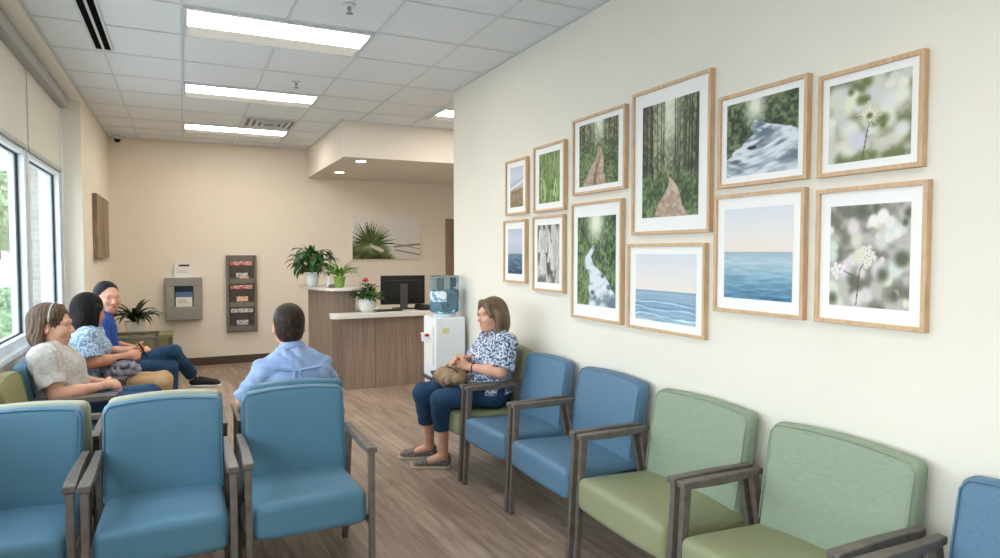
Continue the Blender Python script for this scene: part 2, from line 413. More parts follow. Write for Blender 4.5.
# square supply vent
d = thing('air_vent', 'square louvred supply vent between two ceiling lights', 'air vent', (.93, 8.12, CEIL))
mb = MB()
for k, (a, z) in enumerate([(.29, -.004), (.22, -.008), (.155, -.012), (.09, -.016)]):
    w_ = .035
    mb.box(-a, a, -a, -a + w_, z - .006, z).box(-a, a, a - w_, a, z - .006, z).box(-a, -a + w_, -a + w_, a - w_, z - .006, z).box(a - w_, a, -a + w_, a - w_, z - .006, z)
mb.build('louvre', 'tbar', d)
MB().box(-.285, .285, -.285, .285, -.0035, -.001).build('vent_throat', 'dgrey', d)
for i, (x, y) in enumerate([(.93, 4.03), (.92, 6.03)]):
    d = thing('sprinkler', ['fire sprinkler in the ceiling ahead of the nearest light panel', 'fire sprinkler between the nearest and middle light panels'][i], 'sprinkler', (x, y, CEIL))
    MB().lathe([(.038, -.004), (.03, -.012), (.012, -.016)]).build('escutcheon', 'tbar', d)
    MB().tube([(0, 0, -.014), (0, 0, -.035)], .007).lathe([(.006, -.052), (.022, -.054), (.022, -.057), (.004, -.058)], n=16).beam((-.012, 0, -.02), (-.005, 0, -.052), .003, .004).beam((.012, 0, -.02), (.005, 0, -.052), .003, .004).build('sprinkler_head', 'grey_metal', d)
d = thing('security_camera', 'small dark dome camera in the far left ceiling corner', 'camera', (-.73, 9.78, CEIL - .008))
MB().lathe([(.055, 0), (.055, -.03), (.045, -.04)][::-1]).build('camera_base', 'white_plastic', d)
MB().lathe([(.002, -.085), (.02, -.08), (.034, -.066), (.04, -.045), (.04, -.036)]).build('dome', 'black', d)

# ------------------------------------------------------------------ windows and blinds
mull = [7.30, 5.84, 4.38, 2.92, 1.46, 0.0, -1.46]
XW = -1.06
for i in range(len(mull) - 1):
    y1, y0 = mull[i], mull[i + 1]
    root = bpy.data.objects.new('window_%d' % (i + 1), None); COL.objects.link(root); root['kind'] = 'structure'; root.location = (XW, (y0 + y1) / 2, .915)
    cy = (y0 + y1) / 2; a = y0 - cy + .03; b_ = y1 - cy - .03; zt = 2.35 - .915; zz = 2.985 - .915
    f = MB()
    for (q0, q1) in ((a, a + .055), (b_ - .055, b_)):
        f.box(-.05, .05, q0, q1, 0, zz)
    f.box(-.05, .05, a + .055, b_ - .055, 0, .06).box(-.05, .045, a + .055, b_ - .055, zt - .09, zt).box(-.05, .05, a + .055, b_ - .055, zz - .05, zz)
    f.box(-.06, .02, a - .03, a, 0, zz).box(-.06, .02, b_, b_ + .03, 0, zz)
    f.build('window_frame', 'win_frame', root, .003)
    gk = MB()
    for (z0, z1) in ((.06, zt - .09), (zt, zz - .05)):
        gk.box(-.010, .010, a + .055, a + .067, z0, z1).box(-.010, .010, b_ - .067, b_ - .055, z0, z1).box(-.010, .010, a + .067, b_ - .067, z1 - .008, z1).box(-.010, .010, a + .067, b_ - .067, z0, z0 + .008)
    gk.build('gasket', 'gasket', root)
    MB().box(-.004, .004, a + .067, b_ - .067, .068, zt - .098).box(-.004, .004, a + .067, b_ - .067, zt + .008, zz - .058).build('glass_pane', 'glass', root)
    # blind
    bl = thing('roller_blind', ['pale roller blind over the far window beside the recess end', 'pale roller blind over the near window at the left edge'][i] if i < 2 else 'pale roller blind over window bay %s out of view' % ['three', 'four', 'five', 'six'][i - 2], 'blind', (-.975, cy, 2.985))
    MB().rbox(-.045, .045, a - .0295, b_ + .0295, -.10, -.001, .012, 2).build('cassette', 'blind_case', bl)
    MB().box(-.028, -.024, a - .008, b_ + .008, -.66, -.10).build('blind_fabric', 'blind', bl)
    MB().box(-.032, -.018, a - .008, b_ + .008, -.69, -.66).build('hem_bar', 'blind_case', bl, .003)
S('trim_4', MB().box(-1.12, -1.0, mull[0], WY1 - .012, .915, 2.985), 'win_frame')

# ------------------------------------------------------------------ outside
S('ground_outside', MB().box(-60, -1.25, -40, 80, -.35, -.15), 'asphalt')
S('sidewalk', MB().box(-3.2, -1.25, -40, 80, -.15, -.11), 'walk')
S('wall_pier', MB().box(-1.72, -1.40, 9.9, 10.4, -.15, 4), 'brick')
def bush(name, label, cat, c, r, n, trunk=None, ls=.07, m='tree_leaf_hazed', group=None):
    t_ = thing(name, label, cat, (c[0], c[1], -.15), group=group)
    v = []; f = []
    rnd = random.Random(int(c[1] * 100))
    for i in range(n):
        th = rnd.uniform(0, 6.283); ph = math.acos(rnd.uniform(-1, 1)); q = rnd.uniform(.55, 1) ** .5
        p = Vector((math.cos(th) * math.sin(ph) * r[0] * q, math.sin(th) * math.sin(ph) * r[1] * q, c[2] + math.cos(ph) * r[2] * q))
        a1 = Vector((rnd.uniform(-1, 1), rnd.uniform(-1, 1), rnd.uniform(-1, 1))).normalized(); b1 = a1.orthogonal().normalized()
        s_ = ls * rnd.uniform(.6, 1.2); k = len(v)
        v += [p - a1 * s_, p + b1 * s_ * .45, p + a1 * s_, p - b1 * s_ * .45]; f.append((k, k + 1, k + 2, k + 3))
    MB().add(v, f).build('foliage', m, t_)
    tr = MB()
    hh = trunk or c[2] * .8
    tr.tube([(0, 0, 0), (.03, 0, hh * .5), (0, .02, hh)], [.02 + .03 * hh, .015 + .02 * hh, .01 + .012 * hh])
    for k in range(5):
        a = k * 1.3; tr.tube([(0, 0, hh * .6), (r[0] * .5 * math.cos(a), r[1] * .5 * math.sin(a), c[2] + r[2] * .2)], [.012 * hh + .008, .005])
    tr.build('trunk', 'bark', t_)
bush('shrub', 'green shrub outside the near window, low by the sill', 'shrub', (-3.1, 13.6, .35), (.6, 1.5, .42), 2400)
bush('shrub', 'second green shrub farther outside the window', 'shrub', (-3.9, 19.6, .4), (.7, 1.2, .45), 1800)
bush('tree', 'pale leafy tree seen outside through the near window', 'tree', (-12.2, 60.0, 4.0), (2.6, 3, 2.2), 4200, 3.6, .22)
bush('tree', 'hazy tree farther off outside through the far window', 'tree', (-7.5, 46.0, 4.0), (3.4, 3.4, 2.6), 4000, 3.2, .25)
# parked car
car = thing('car', 'silver car parked outside the window', 'car', (-4.9, 26.0, -.15), R(90))
prof = [(-2.2, .35), (-2.25, .75), (-1.9, .95), (-1.2, 1.0), (-.6, 1.42), (.7, 1.45), (1.35, 1.05), (2.1, .95), (2.25, .6), (2.2, .35)]
n = len(prof)
MB().add([(x, y, z) for y in (-.85, .85) for x, z in prof], [tuple(range(n)), tuple(range(n, 2 * n))[::-1]] + [(i, n + i, n + (i + 1) % n, (i + 1) % n) for i in range(n)]).build('car_body', 'car_paint', car, .06)
MB().box(-.75, .95, -.865, .865, 1.05, 1.33).build('side_window', 'car_glass', car, .03)
for x in (-1.4, 1.4):
    for y in (-.78, .78):
        MB().tube([(x, y - .1, .33), (x, y + .1, .33)], .33, 20).build('wheel', 'tyre', car)
# ------------------------------------------------------------------ chairs (local: front = -Y)
def make_chair(label, group, loc, rz, w=.58, dep=.60, cb='blue', cs=None, hgt=.87, name='armchair', sf=.0, bw=.012, lean=.0):
    cs = cs or cb
    t_ = thing(name, label, 'chair', loc, rz, group)
    hw = w / 2; f = -dep / 2; r = dep / 2
    aw = .038; ix = hw - aw - .004
    # seat cushion
    def fs(x, y, z):
        u = (x / ix); v = (y - (f + .02)) / (dep * .8)
        if z > .40:
            z += .012 * (1 - u * u) - .018 * max(0, v) 
        return (x, y + .014 * u * u * (1 if v < .3 else 0), z)
    MB().rbox(-ix - .003, ix + .003, f + .004 - sf, r - .07, .298, .455, .034, 8, fs).build('seat', cs, t_)
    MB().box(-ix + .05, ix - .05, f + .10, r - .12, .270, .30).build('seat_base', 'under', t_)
    # backrest: leaning cushion with arched top
    zb, zt = .40, hgt; th = .075
    def fb(x, y, z):
        u = x / ix; v = (z - zb) / (zt - zb)
        z2 = z + (.018 * (1 - u * u) if v > .5 else 0) - .0
        y2 = y + (v - 1) * .075 + (.012 * u * u if y < (r - th / 2) else 0) * -1
        x2 = x * (1 - .006 * max(0, v))
        if y < r - th / 2: y2 -= .010 * (1 - abs(2 * v - 1) ** 2)
        return (x2, y2, z2)
    MB().rbox(-ix - bw, ix + bw, r - th, r - .002, zb, zt - .018, .034, 10, fb).build('backrest', cb, t_)
    # piping along the front edge of the backrest
    pts = []
    yf = r - th + .004
    for k in range(0, 7): pts.append((-ix - bw + .009, yf, zb + .06 + (zt - .056 - zb - .06) * k / 6))
    for k in range(0, 13):
        pts.append((-(ix + bw - .030) + 2 * (ix + bw - .030) * k / 12, yf, zt - .027))
    for k in range(6, -1, -1): pts.append((ix + bw - .009, yf, zb + .06 + (zt - .056 - zb - .06) * k / 6))
    MB().tube([fb(*p) for p in pts], .0035, 6).build('piping', cb, t_)
    for s_ in (-1, 1):
        xo = s_ * (hw - aw / 2)
        ar = MB()
        # armrest, slightly flared to the front, underside tapering
        n_ = 8; V = []
        for k in range(n_ + 1):
            q = k / n_; y = f - .004 + q * (dep - .105)
            wd = (.038 + .007 * math.cos(q * 3.14)) / 2; zt_ = .662 - .004 * q - .004 * (1 - q) ** 3; th_ = .026 + .010 * math.sin(q * 3.14)
            xc = xo + s_ * (-.004 * math.sin(q * 3.14))
            V += [(xc - wd, y, zt_ - th_), (xc + wd, y, zt_ - th_), (xc + wd, y, zt_), (xc - wd, y, zt_)]
        F = [(0, 1, 2, 3), tuple(4 * n_ + i for i in (3, 2, 1, 0))]
        for k in range(n_):
            for i in range(4): F.append((4 * k + i, 4 * k + 4 + i, 4 * k + 4 + (i + 1) % 4, 4 * k + (i + 1) % 4))
        ar.add(V, F); ar.build('armrest', 'frame', t_, .004)
        MB().beam((xo, f + .024, .63), (xo, f + .022 - lean, 0), .028, .036, .026, .028).build('leg', 'frame', t_, .003)
        MB().beam((xo, r - .15, .632), (xo, r - .028, 0), .028, .040, .026, .030).build('leg', 'frame', t_, .003)
        MB().beam((xo, f + .04, .30), (xo, r - .09, .30), .020, .040).build('side_rail', 'frame', t_, .002)
    MB().beam((-hw + .03, f + .16, .285), (hw - .03, f + .16, .285), .022, .035, side=(0, 1, 0)).build('front_rail', 'frame', t_, .002)
    MB().beam((-hw + .03, r - .10, .29), (hw - .03, r - .10, .29), .022, .035, side=(0, 1, 0)).build('rear_rail', 'frame', t_, .002)
    return t_

# right row (facing -X): rotation +(-90): local -Y -> world -X  => rz = -90deg
def right_chair(y0, y1, label, cb, cs=None, dep=.535, turn=0, out=0):
    w = y1 - y0
    return make_chair(label, None, (2.283 - dep / 2 - out, (y0 + y1) / 2, 0), R(-90 + turn), w, dep, cb, cs, .872, sf=.045, bw=-.004, lean=.035)
right_chair(4.11, 4.74, 'green armchair the woman in the floral blouse sits on', 'green_seat', None, .59)
right_chair(3.51, 4.09, 'blue armchair next to the seated woman against the picture wall', 'blue_dark', None, .545, 5, .022)
right_chair(2.785, 3.48, 'blue armchair beside the green one in the row under the pictures', 'blue_dark')
right_chair(2.035, 2.755, 'green armchair directly beside the blue chairs under the pictures', 'green', 'green_seat')
right_chair(1.305, 2.015, 'green armchair in the right foreground, next to the cut off blue chair', 'green', 'green_seat')
right_chair(.58, 1.275, 'blue armchair cut off by the lower right corner', 'blue_dark')
# front row facing the viewpoint
FY = 3.265
make_chair('blue armchair cut off by the left edge, in the front row', None, (-.68, FY + .02, 0), 0, .575, .62, 'blue', hgt=.868)
make_chair('blue armchair in the middle of the front row of three', None, (-.092, FY, 0), 0, .575, .63, 'blue', hgt=.87)
make_chair('blue armchair at the aisle end of the front row', None, (.505, FY + .02, 0), 0, .575, .63, 'blue', hgt=.866)
# back to back row, facing the reception
make_chair('pale green armchair back to back with the leftmost front blue chair', None, (-.67, 3.915, 0), R(180), .575, .56, 'pale_green', hgt=.866)
make_chair('pale green armchair back to back with the middle front blue chair', None, (-.085, 3.915, 0), R(180), .575, .56, 'pale_green', hgt=.868)
make_chair('blue armchair the man in the light blue shirt sits on', None, (.535, 3.925, 0), R(180), .575, .56, 'blue', hgt=.872)
# window row facing +X
def left_chair(y, label, cb, x=-.69, w=.57, name='armchair'):
    return make_chair(label, None, (x, y, 0), R(90), w, .58, cb, None, .87)
left_chair(4.53, 'olive green empty armchair under the near window at the left edge', 'olive')
left_chair(5.12, 'blue armchair the woman in the grey T-shirt sits on', 'blue', -.685)
left_chair(5.72, 'blue armchair the black-haired woman sits on', 'blue', -.67)
left_chair(6.36, 'blue armchair the man in the blue polo sits on', 'blue', -.66)
left_chair(8.20, 'empty olive armchair by the potted plant in the far left corner', 'olive', -.55)

# ------------------------------------------------------------------ reception desk
desk = thing('reception_desk', 'wood-grain reception desk with raised and low white counters', 'desk', (0, 0, 0))
A_ = (1.385, 8.35); B_ = (1.53, 7.62); C_ = (1.80, 7.62)
hi = [A_, B_, C_, (1.80, 7.95), (1.72, 8.35)]
MB().prism(hi, 0, 1.115).build('raised_panel', 'lam', desk, .002)
slab = [(1.30, 8.45), (1.32, 8.2), (1.41, 7.72), (1.45, 7.60), (1.52, 7.535), (1.62, 7.51), (1.86, 7.52), (1.86, 8.0), (1.75, 8.45)]
MB().prism(slab, 1.115, 1.15).build('raised_countertop', 'quartz', desk, .006)
MB().box(1.64, 4.0, 7.42, 7.615, 0.0, .815).build('front_panel', 'lam', desk, .002)
seam = MB()
for x in (1.98, 2.33, 2.9): seam.box(x - .0015, x + .0015, 7.4185, 7.4215, 0, .815)
seam.build('panel_seam', 'base', desk)
low = [(1.52, 7.32), (4.0, 7.32), (4.0, 8.1), (1.87, 8.1), (1.87, 7.505), (1.47, 7.505), (1.46, 7.38)]
MB().prism(low, .815, .872).build('low_countertop', 'quartz', desk, .006)
MB().box(3.6, 4.0, 7.615, 8.1, 0, .815).build('side_panel', 'lam', desk)
MB().box(1.88, 1.92, 7.615, 8.05, 0, .815).build('side_panel', 'lam', desk)

# monitor seen from behind
mo = thing('computer_monitor', 'black computer monitor on the low counter, seen from behind', 'monitor', (2.40, 7.72, .872), R(-4))
MB().rbox(-.272, .272, -.018, .018, .055, .405, .01, 3).build('screen_housing', 'screen', mo)
MB().rbox(-.20, .20, -.034, -.012, .10, .35, .01, 3).build('rear_bulge', 'black', mo)
MB().box(-.045, .045, -.060, -.034, .01, .30).build('stand_neck', 'dgrey', mo, .004)
MB().rbox(-.12, .12, -.10, .08, 0, .014, .006, 2).build('stand_base', 'black', mo)
MB().box(-.26, .26, .018, .0195, .07, .395).build('screen', 'black', mo)
# phone
ph = thing('desk_phone', 'black desk phone between the monitor and the water cooler', 'phone', (2.60, 7.50, .872), R(10))
MB().add([(-.09, -.08, 0), (.09, -.08, 0), (.09, .09, 0), (-.09, .09, 0), (-.09, -.08, .02), (.09, -.08, .02), (.09, .09, .055), (-.09, .09, .055)],
         [(3, 2, 1, 0), (4, 5, 6, 7), (0, 1, 5, 4), (1, 2, 6, 5), (2, 3, 7, 6), (3, 0, 4, 7)]).build('phone_base', 'black', ph, .006)
MB().rbox(-.085, -.045, -.08, .09, .04, .072, .012, 3).build('handset', 'black', ph)
kb = thing('keyboard', 'dark keyboard at the foot of the monitor', 'keyboard', (2.16, 7.50, .872), 0)
MB().rbox(-.15, .15, -.06, .06, 0, .016, .005, 2).build('keyboard_case', 'black', kb)
k_ = MB()
for i in range(12):
    for j in range(4): k_.box(-.14 + i * .0235, -.14 + i * .0235 + .019, -.05 + j * .026, -.05 + j * .026 + .02, .016, .019)
k_.build('keys', 'dgrey', kb)

# ------------------------------------------------------------------ plants
def leaf(mb, base, direction, length, width, droop, up=.5, fold=.15, nseg=7, tip=1.0):
    """arching leaf blade"""
    d = Vector((math.cos(direction), math.sin(direction), 0)); s_ = Vector((-d.y, d.x, 0))
    p = Vector(base); ang = up; V = []; F = []
    for k in range(nseg + 1):
        q = k / nseg
        wd = width * (math.sin(math.pi * min(1, (q * .93 + .07)) ** tip)) if q < 1 else .001
        wd = max(wd, .0012)
        nrm = Vector((-d.x * math.sin(ang), -d.y * math.sin(ang), math.cos(ang)))
        V += [p - s_ * wd / 2 + nrm * wd * fold, p, p + s_ * wd / 2 + nrm * wd * fold]
        p = p + (d * math.cos(ang) + Vector((0, 0, 1)) * math.sin(ang)) * (length / nseg)
        ang -= droop / nseg
    for k in range(nseg):
        a = 3 * k; F += [(a, a + 3, a + 4, a + 1), (a + 1, a + 4, a + 5, a + 2)]
    mb.add(V, F, True)
def pot(parent, prof, m): return MB().lathe(prof, cap=False).build('pot', m, parent)
rnd = random.Random(3)
# peace lily
t_ = thing('potted_plant', 'large dark leafy plant in white pot on the raised counter', 'plant', (1.40, 8.16, 1.15))
pot(t_, [(.0, .0), (.062, 0), (.076, .02), (.086, .17), (.080, .17), (.072, .15), (0, .15)], 'white_gloss')
MB().lathe([(.001, .149), (.074, .152)], cap=False).build('soil', 'soil', t_)
f = MB(); st = MB()
for k in range(86):
    a = rnd.uniform(0, 6.28); h_ = rnd.uniform(.03, .26); rr = rnd.uniform(.02, .21) * (1 - h_ * 1.2)
    b0 = (rr * math.cos(a), rr * math.sin(a), .17 + h_)
    st.tube([(0.02 * math.cos(a), .02 * math.sin(a), .15), (b0[0] * .6, b0[1] * .6, .15 + h_ * .7), b0], .0025, 5)
    leaf(f, b0, a + rnd.uniform(-.5, .5), rnd.uniform(.17, .25), rnd.uniform(.05, .075), rnd.uniform(.9, 2.0), rnd.uniform(-.3, .9))
for a in (1.1, 2.6, 4.4): leaf(f, (0.02 * math.cos(a), .02 * math.sin(a), .36), a, .17, .06, .4, 1.15)
f.build('foliage', 'leaf', t_); st.build('stems', 'stem', t_)
# small pale vase + stapler-like black item
t_ = thing('vase', 'small pale vase between the two plants on the raised counter', 'vase', (1.555, 7.93, 1.15))
MB().lathe([(.001, 0), (.026, 0), (.03, .03), (.022, .08), (.015, .11), (.018, .125), (.013, .125), (.001, .06)], cap=False).build('vase_body', 'white_gloss', t_)
f = MB()
for k in range(7): leaf(f, (0, 0, .11), k * .9, .10, .02, .8, 1.2)
f.build('sprig', 'leaf_mid', t_)
t_ = thing('stapler', 'small black stapler on the raised counter', 'stapler', (1.555, 7.72, 1.15), R(5))
MB().box(-.045, .045, -.014, .014, 0, .012).beam((-.043, 0, .02), (.042, 0, .034), .022, .014, side=(0, 1, 0)).build('stapler_body', 'black', t_, .003)
# spider plant in green pot
t_ = thing('potted_plant', 'spiky light green plant in green pot on the raised counter', 'plant', (1.625, 7.66, 1.15))
pot(t_, [(.0, 0), (.045, 0), (.052, .02), (.064, .115), (.068, .115), (.068, .13), (.060, .13), (.058, .11), (0, .11)], 'green_pot')
MB().lathe([(.001, .109), (.058, .111)], cap=False).build('soil', 'soil', t_)
f = MB(); f2 = MB()
for k in range(64):
    a = rnd.uniform(0, 6.28)
    leaf(f if k % 3 else f2, (.012 * math.cos(a), .012 * math.sin(a), .11), a, rnd.uniform(.20, .33), rnd.uniform(.018, .026), rnd.uniform(1.3, 2.5), rnd.uniform(.85, 1.5), .25, 8, .8)
f.build('foliage', 'leaf_light', t_); f2.build('inner_foliage', 'leaf_mid', t_)
# flowering plant on the low counter
t_ = thing('flowering_plant', 'bushy plant with red flower in round white pot on low counter', 'plant', (1.90, 7.48, .872))
pot(t_, [(0, 0), (.055, 0), (.074, .03), (.086, .08), (.088, .125), (.082, .125), (.078, .10), (0, .10)], 'white_gloss')
MB().lathe([(.001, .099), (.079, .101)], cap=False).build('soil', 'soil', t_)
f = MB(); f2 = MB()
for k in range(150):
    a = rnd.uniform(0, 6.28); rr = rnd.uniform(0, .12); h_ = .12 + rnd.uniform(0, .14) * (1 - rr * 4)
    leaf(f if k % 4 else f2, (rr * math.cos(a), rr * math.sin(a), max(.11, h_)), a + rnd.uniform(-.8, .8), rnd.uniform(.05, .085), rnd.uniform(.03, .045), rnd.uniform(.6, 1.6), rnd.uniform(-.1, .9), nseg=5)
f.build('foliage', 'leaf', t_); f2.build('pale_foliage', 'leaf_mid', t_)
fl = MB(); st = MB()
for (x, y, z, n_) in ((-.02, -.02, .30, 14), (.05, .02, .26, 6)):
    st.tube([(x * .3, y * .3, .12), (x, y, z)], .003, 5)
    for k in range(n_): leaf(fl, (x, y, z - .012), k * 2.4, .05, .034, .6, rnd.uniform(.1, 1.3), nseg=4)
fl.build('flower', 'red_flower', t_); st.build('stems', 'stem', t_)
t_.scale = (1.2, 1.2, 1.2)
# corner plant on side table
t_ = thing('side_table', 'low brown side table in the far left corner under the plant', 'side table', (-.455, 9.30, 0))
MB().box(-.33, .33, -.25, .25, .51, .545).build('tabletop', 'olive', t_, .005)
MB().box(-.31, .31, -.23, .23, .34, .51).build('apron', 'olive', t_, .004)
for x in (-.30, .30):
    for y in (-.22, .22): MB().box(x - .02, x + .02, y - .02, y + .02, 0, .51).build('leg', 'frame', t_)
t_ = thing('potted_plant', 'dark arching plant in cream pot on the far corner table', 'plant', (-.54, 9.20, .545))
pot(t_, [(0, 0), (.08, 0), (.10, .04), (.115, .17), (.107, .17), (.10, .15), (0, .15)], 'card')
MB().lathe([(.001, .149), (.10, .151)], cap=False).build('soil', 'soil', t_)
f = MB()
for k in range(42):
    a = rnd.uniform(0, 6.28)
    leaf(f, (.02 * math.cos(a), .02 * math.sin(a), .15), a, rnd.uniform(.28, .44), rnd.uniform(.04, .065), rnd.uniform(1.2, 2.4), rnd.uniform(.8, 1.5), .2, 8, .9)
f.build('foliage', 'leaf_deep', t_)

# ------------------------------------------------------------------ water cooler
wc = thing('water_cooler', 'white floor-standing water cooler at the end of the picture wall', 'water cooler', (2.115, 5.56, 0))
MB().rbox(-.145, .14, -.16, .16, .42, .985, .018, 4).build('cabinet', 'white_plastic', wc)
MB().rbox(-.14, .14, -.155, .155, .0, .415, .015, 4).build('lower_cabinet', 'white_plastic', wc)
MB().box(-.175, -.148, -.12, .12, .43, .455).build('drip_tray', 'dgrey', wc, .003)
MB().box(-.152, -.149, -.11, .11, .56, .90).build('tap_recess', 'card', wc)
for y, m_ in ((-.06, 'tap_red'), (.05, 'card')):
    tp = MB().beam((-.15, y, .80), (-.195, y, .80), .03, .03, side=(0, 1, 0)).beam((-.19, y, .81), (-.19, y, .76), .022, .02, side=(0, 1, 0)).build('tap', 'white_plastic', wc, .004)
    MB().rbox(-.205, -.17, y - .014, y + .014, .815, .84, .008, 2).build('tap_lever', m_, tp)
MB().box(-.105 + .03, -.02, -.1625, -.1602, .845, .895).build('sticker', 'yellow_tag', wc)
MB().lathe([(.09, .985), (.105, .995), (.10, 1.01), (.06, 1.012)]).build('bottle_collar', 'white_plastic', wc)
bt = tag(MB().lathe([(.045, .0), (.05, .010), (.118, .022), (.132, .04), (.132, .10), (.127, .115), (.132, .13), (.132, .21), (.127, .225), (.132, .24), (.132, .33), (.122, .348), (.06, .352), (.001, .35)], n=40, cap=False).build('water_bottle', 'bottle', None, loc=(2.115, 5.56, 1.0)), 'large blue water bottle upturned on the cooler', 'bottle')
lb = MB(); V = []; F = []
for k in range(13):
    a = R(150 + k * 9); V += [(.1345 * math.cos(a), .1345 * math.sin(a), .12), (.1345 * math.cos(a), .1345 * math.sin(a), .215)]
for k in range(12): F.append((2 * k, 2 * k + 2, 2 * k + 3, 2 * k + 1))
lb.add(V, F, True).build('bottle_label', 'bottle_label', bt)
MB().lathe([(.001, .03), (.112, .035), (.124, .05), (.124, .22), (.001, .225)], n=32, cap=False).build('water', mat('water_blue', (150, 200, 222), .08, spec=.5, trans=.85), bt)

# ------------------------------------------------------------------ wall-mounted leaflet box and magazine rack
bx = thing('leaflet_dispenser', 'square grey metal leaflet dispenser box on the back wall', 'dispenser', (.005, YB, 0))
b_ = MB(); w_ = .225
b_.box(-w_, w_, -.11, -.001, .64, .82).box(-w_, w_, -.11, -.001, 1.10, 1.215).box(-w_, -.115, -.11, -.001, .82, 1.10).box(.115, w_, -.11, -.001, .82, 1.10)
b_.build('box_housing', 'grey_metal', bx, .01)
MB().box(-.115, .115, -.03, -.001, .82, 1.10).build('box_inside', 'navy', bx)
MB().box(-w_ + .01, w_ - .01, -.113, -.003, 1.215, 1.222).build('top_lip', 'white_plastic', bx)
for i, (x0, x1, z0, z1, y, m_, lb_) in enumerate([(-.105, .105, .83, 1.02, -.05, 'blue_leaf', 'blue leaflet stack in the grey wall dispenser'), (-.10, .10, .825, .95, -.08, 'card', 'white printed leaflets at the front of the grey wall dispenser')]):
    l_ = thing('leaflet_stack', lb_, 'leaflets', (.005, YB + y, z0))
    MB().box(x0, x1, -.012, .012, 0, z1 - z0).build('paper_stack', m_, l_)
    k_ = MB()
    for j in range(3): k_.box(x0 + .03, x1 - .04 - .02 * j, -.0135, -.0118, .05 + j * .02, .056 + j * .02)
    k_.build('print_lines', 'grey_ink', l_)
cd = thing('card_holder', 'white card sign standing on the leaflet dispenser', 'sign', (-.01, YB - .04, 1.222))
MB().box(-.105, .105, -.004, .004, 0, .195).build('card', 'card', cd, .002)
MB().box(-.045, .085, -.0055, -.0038, .145, .162).box(-.03, .09, -.0055, -.0038, .155, .168).build('dark_heading', 'ink', cd)
MB().box(-.06, .07, -.0055, -.0038, .06, .064).box(-.05, .05, -.0055, -.0038, .08, .084).build('print_lines', 'grey_ink', cd)

rk = thing('magazine_rack', 'tall grey wall rack with three magazine pockets', 'magazine rack', (.735, YB, 0))
MB().box(-.20, .20, -.02, -.001, .44, 1.515).build('back_panel', 'rack', rk, .008)
MB().box(-.20, -.165, -.075, -.02, .44, 1.515).box(.165, .20, -.075, -.02, .44, 1.515).build('side_panel', 'rack', rk, .006)
for i, z in enumerate((.50, .83, 1.16)):
    MB().box(-.165, .165, -.075, -.02, z - .045, z).box(-.165, .165, -.075, -.07, z, z + .03).build('pocket', 'rack', rk, .003)
    names = ['magazine with a white masthead in the bottom rack pocket', 'magazine with red title and peach picture in the middle pocket', 'magazine with red heading in the top rack pocket']
    g_ = thing('magazine', names[i], 'magazine', (.735, YB - .055, z))
    MB().box(-.15, .15, -.006, .006, 0, .275).build('cover', 'mag_dark', g_)
    MB().box(-.145, .145, -.0075, -.0058, .215, .27).build('masthead', ['mag_white', 'mag_red', 'mag_red'][i], g_)
    MB().box(-.07, .08, -.0075, -.0058, .04, .11).build('cover_picture', ['mag_white', 'mag_peach', 'mag_white'][i], g_)
    if i == 2: MB().box(-.02, .09, -.008, -.0058, .03, .06).build('cover_spot', 'mag_peach', g_)

# wooden wall art on the left wall
wa = thing('wall_art', 'tall weathered wood panel hanging on the left wall', 'wall art', (XL, 8.75, 1.49))
for k in range(4): MB().box(.002, .045 - .004 * (k % 2), -.62 + k * .31, -.62 + (k + 1) * .31 - .004, 0, .69).build('board', 'art_wood', wa, .003)
# ------------------------------------------------------------------ photo prints painted with numpy
def vnoise(u, v, fu, fv, seed):
    rs = np.random.RandomState(seed); g_ = rs.rand(int(fv) + 3, int(fu) + 3)
    x = u * fu; y = v * fv; i = np.floor(x).astype(int); j = np.floor(y).astype(int)
    fx = x - i; fy = y - j; fx = fx * fx * (3 - 2 * fx); fy = fy * fy * (3 - 2 * fy)
    return (g_[j, i] * (1 - fx) + g_[j, i + 1] * fx) * (1 - fy) + (g_[j + 1, i] * (1 - fx) + g_[j + 1, i + 1] * fx) * fy
def fbm(u, v, fu, fv, seed, o=4):
    s = 0; a = .5; t = 0
    for k in range(o): s = s + a * vnoise(u, v, fu * 2 ** k, fv * 2 ** k, seed + k); t += a; a *= .5
    return s / t
def C3(*c): return np.array(c, float)
def mixc(a, b, t): t = np.clip(t, 0, 1)[..., None]; return a * (1 - t) + b * t
def ss(a, b, x): t = np.clip((x - a) / (b - a), 0, 1); return t * t * (3 - 2 * t)
def grad(v, stops):
    out = np.zeros(v.shape + (3,))
    ps = [s[0] for s in stops]
    for k in range(3): out[..., k] = np.interp(v, ps, [s[1][k] for s in stops])
    return out
def sea(u, v, hz, sky, water, wave, seed, foam=0.0):
    img = grad(v, sky)
    w = grad(v, water)
    dpt = np.clip((hz - v) / hz, 0.001, 1)
    n = fbm(u, np.clip(dpt ** .6, 0, 1), 5, 34, seed, 3)
    w = w + (n - .5)[..., None] * wave * (0.3 + dpt[..., None])
    if foam:
        for k, c in enumerate((.22, .45, .66)):
            y = c + .03 * np.sin(u * 7 + k * 2) + .05 * (vnoise(u, v * 0 + .5, 9, 2, seed + 30 + k) - .5) - .10 * u
            band = np.exp(-((v / hz - y) / .022) ** 2) + .55 * np.exp(-((v / hz - y - .05) / .03) ** 2) * -0.6
            w = w + band[..., None] * foam * C3(1, 1, 1)
    return np.where((v < hz)[..., None], w, img)
def foliage(u, v, seed, dark, light, f=26):
    n = fbm(u, v, f, f, seed, 3); m_ = fbm(u, v, 5, 5, seed + 9, 3)
    return mixc(C3(*dark), C3(*light), ss(.3, .75, .6 * n + .45 * m_))
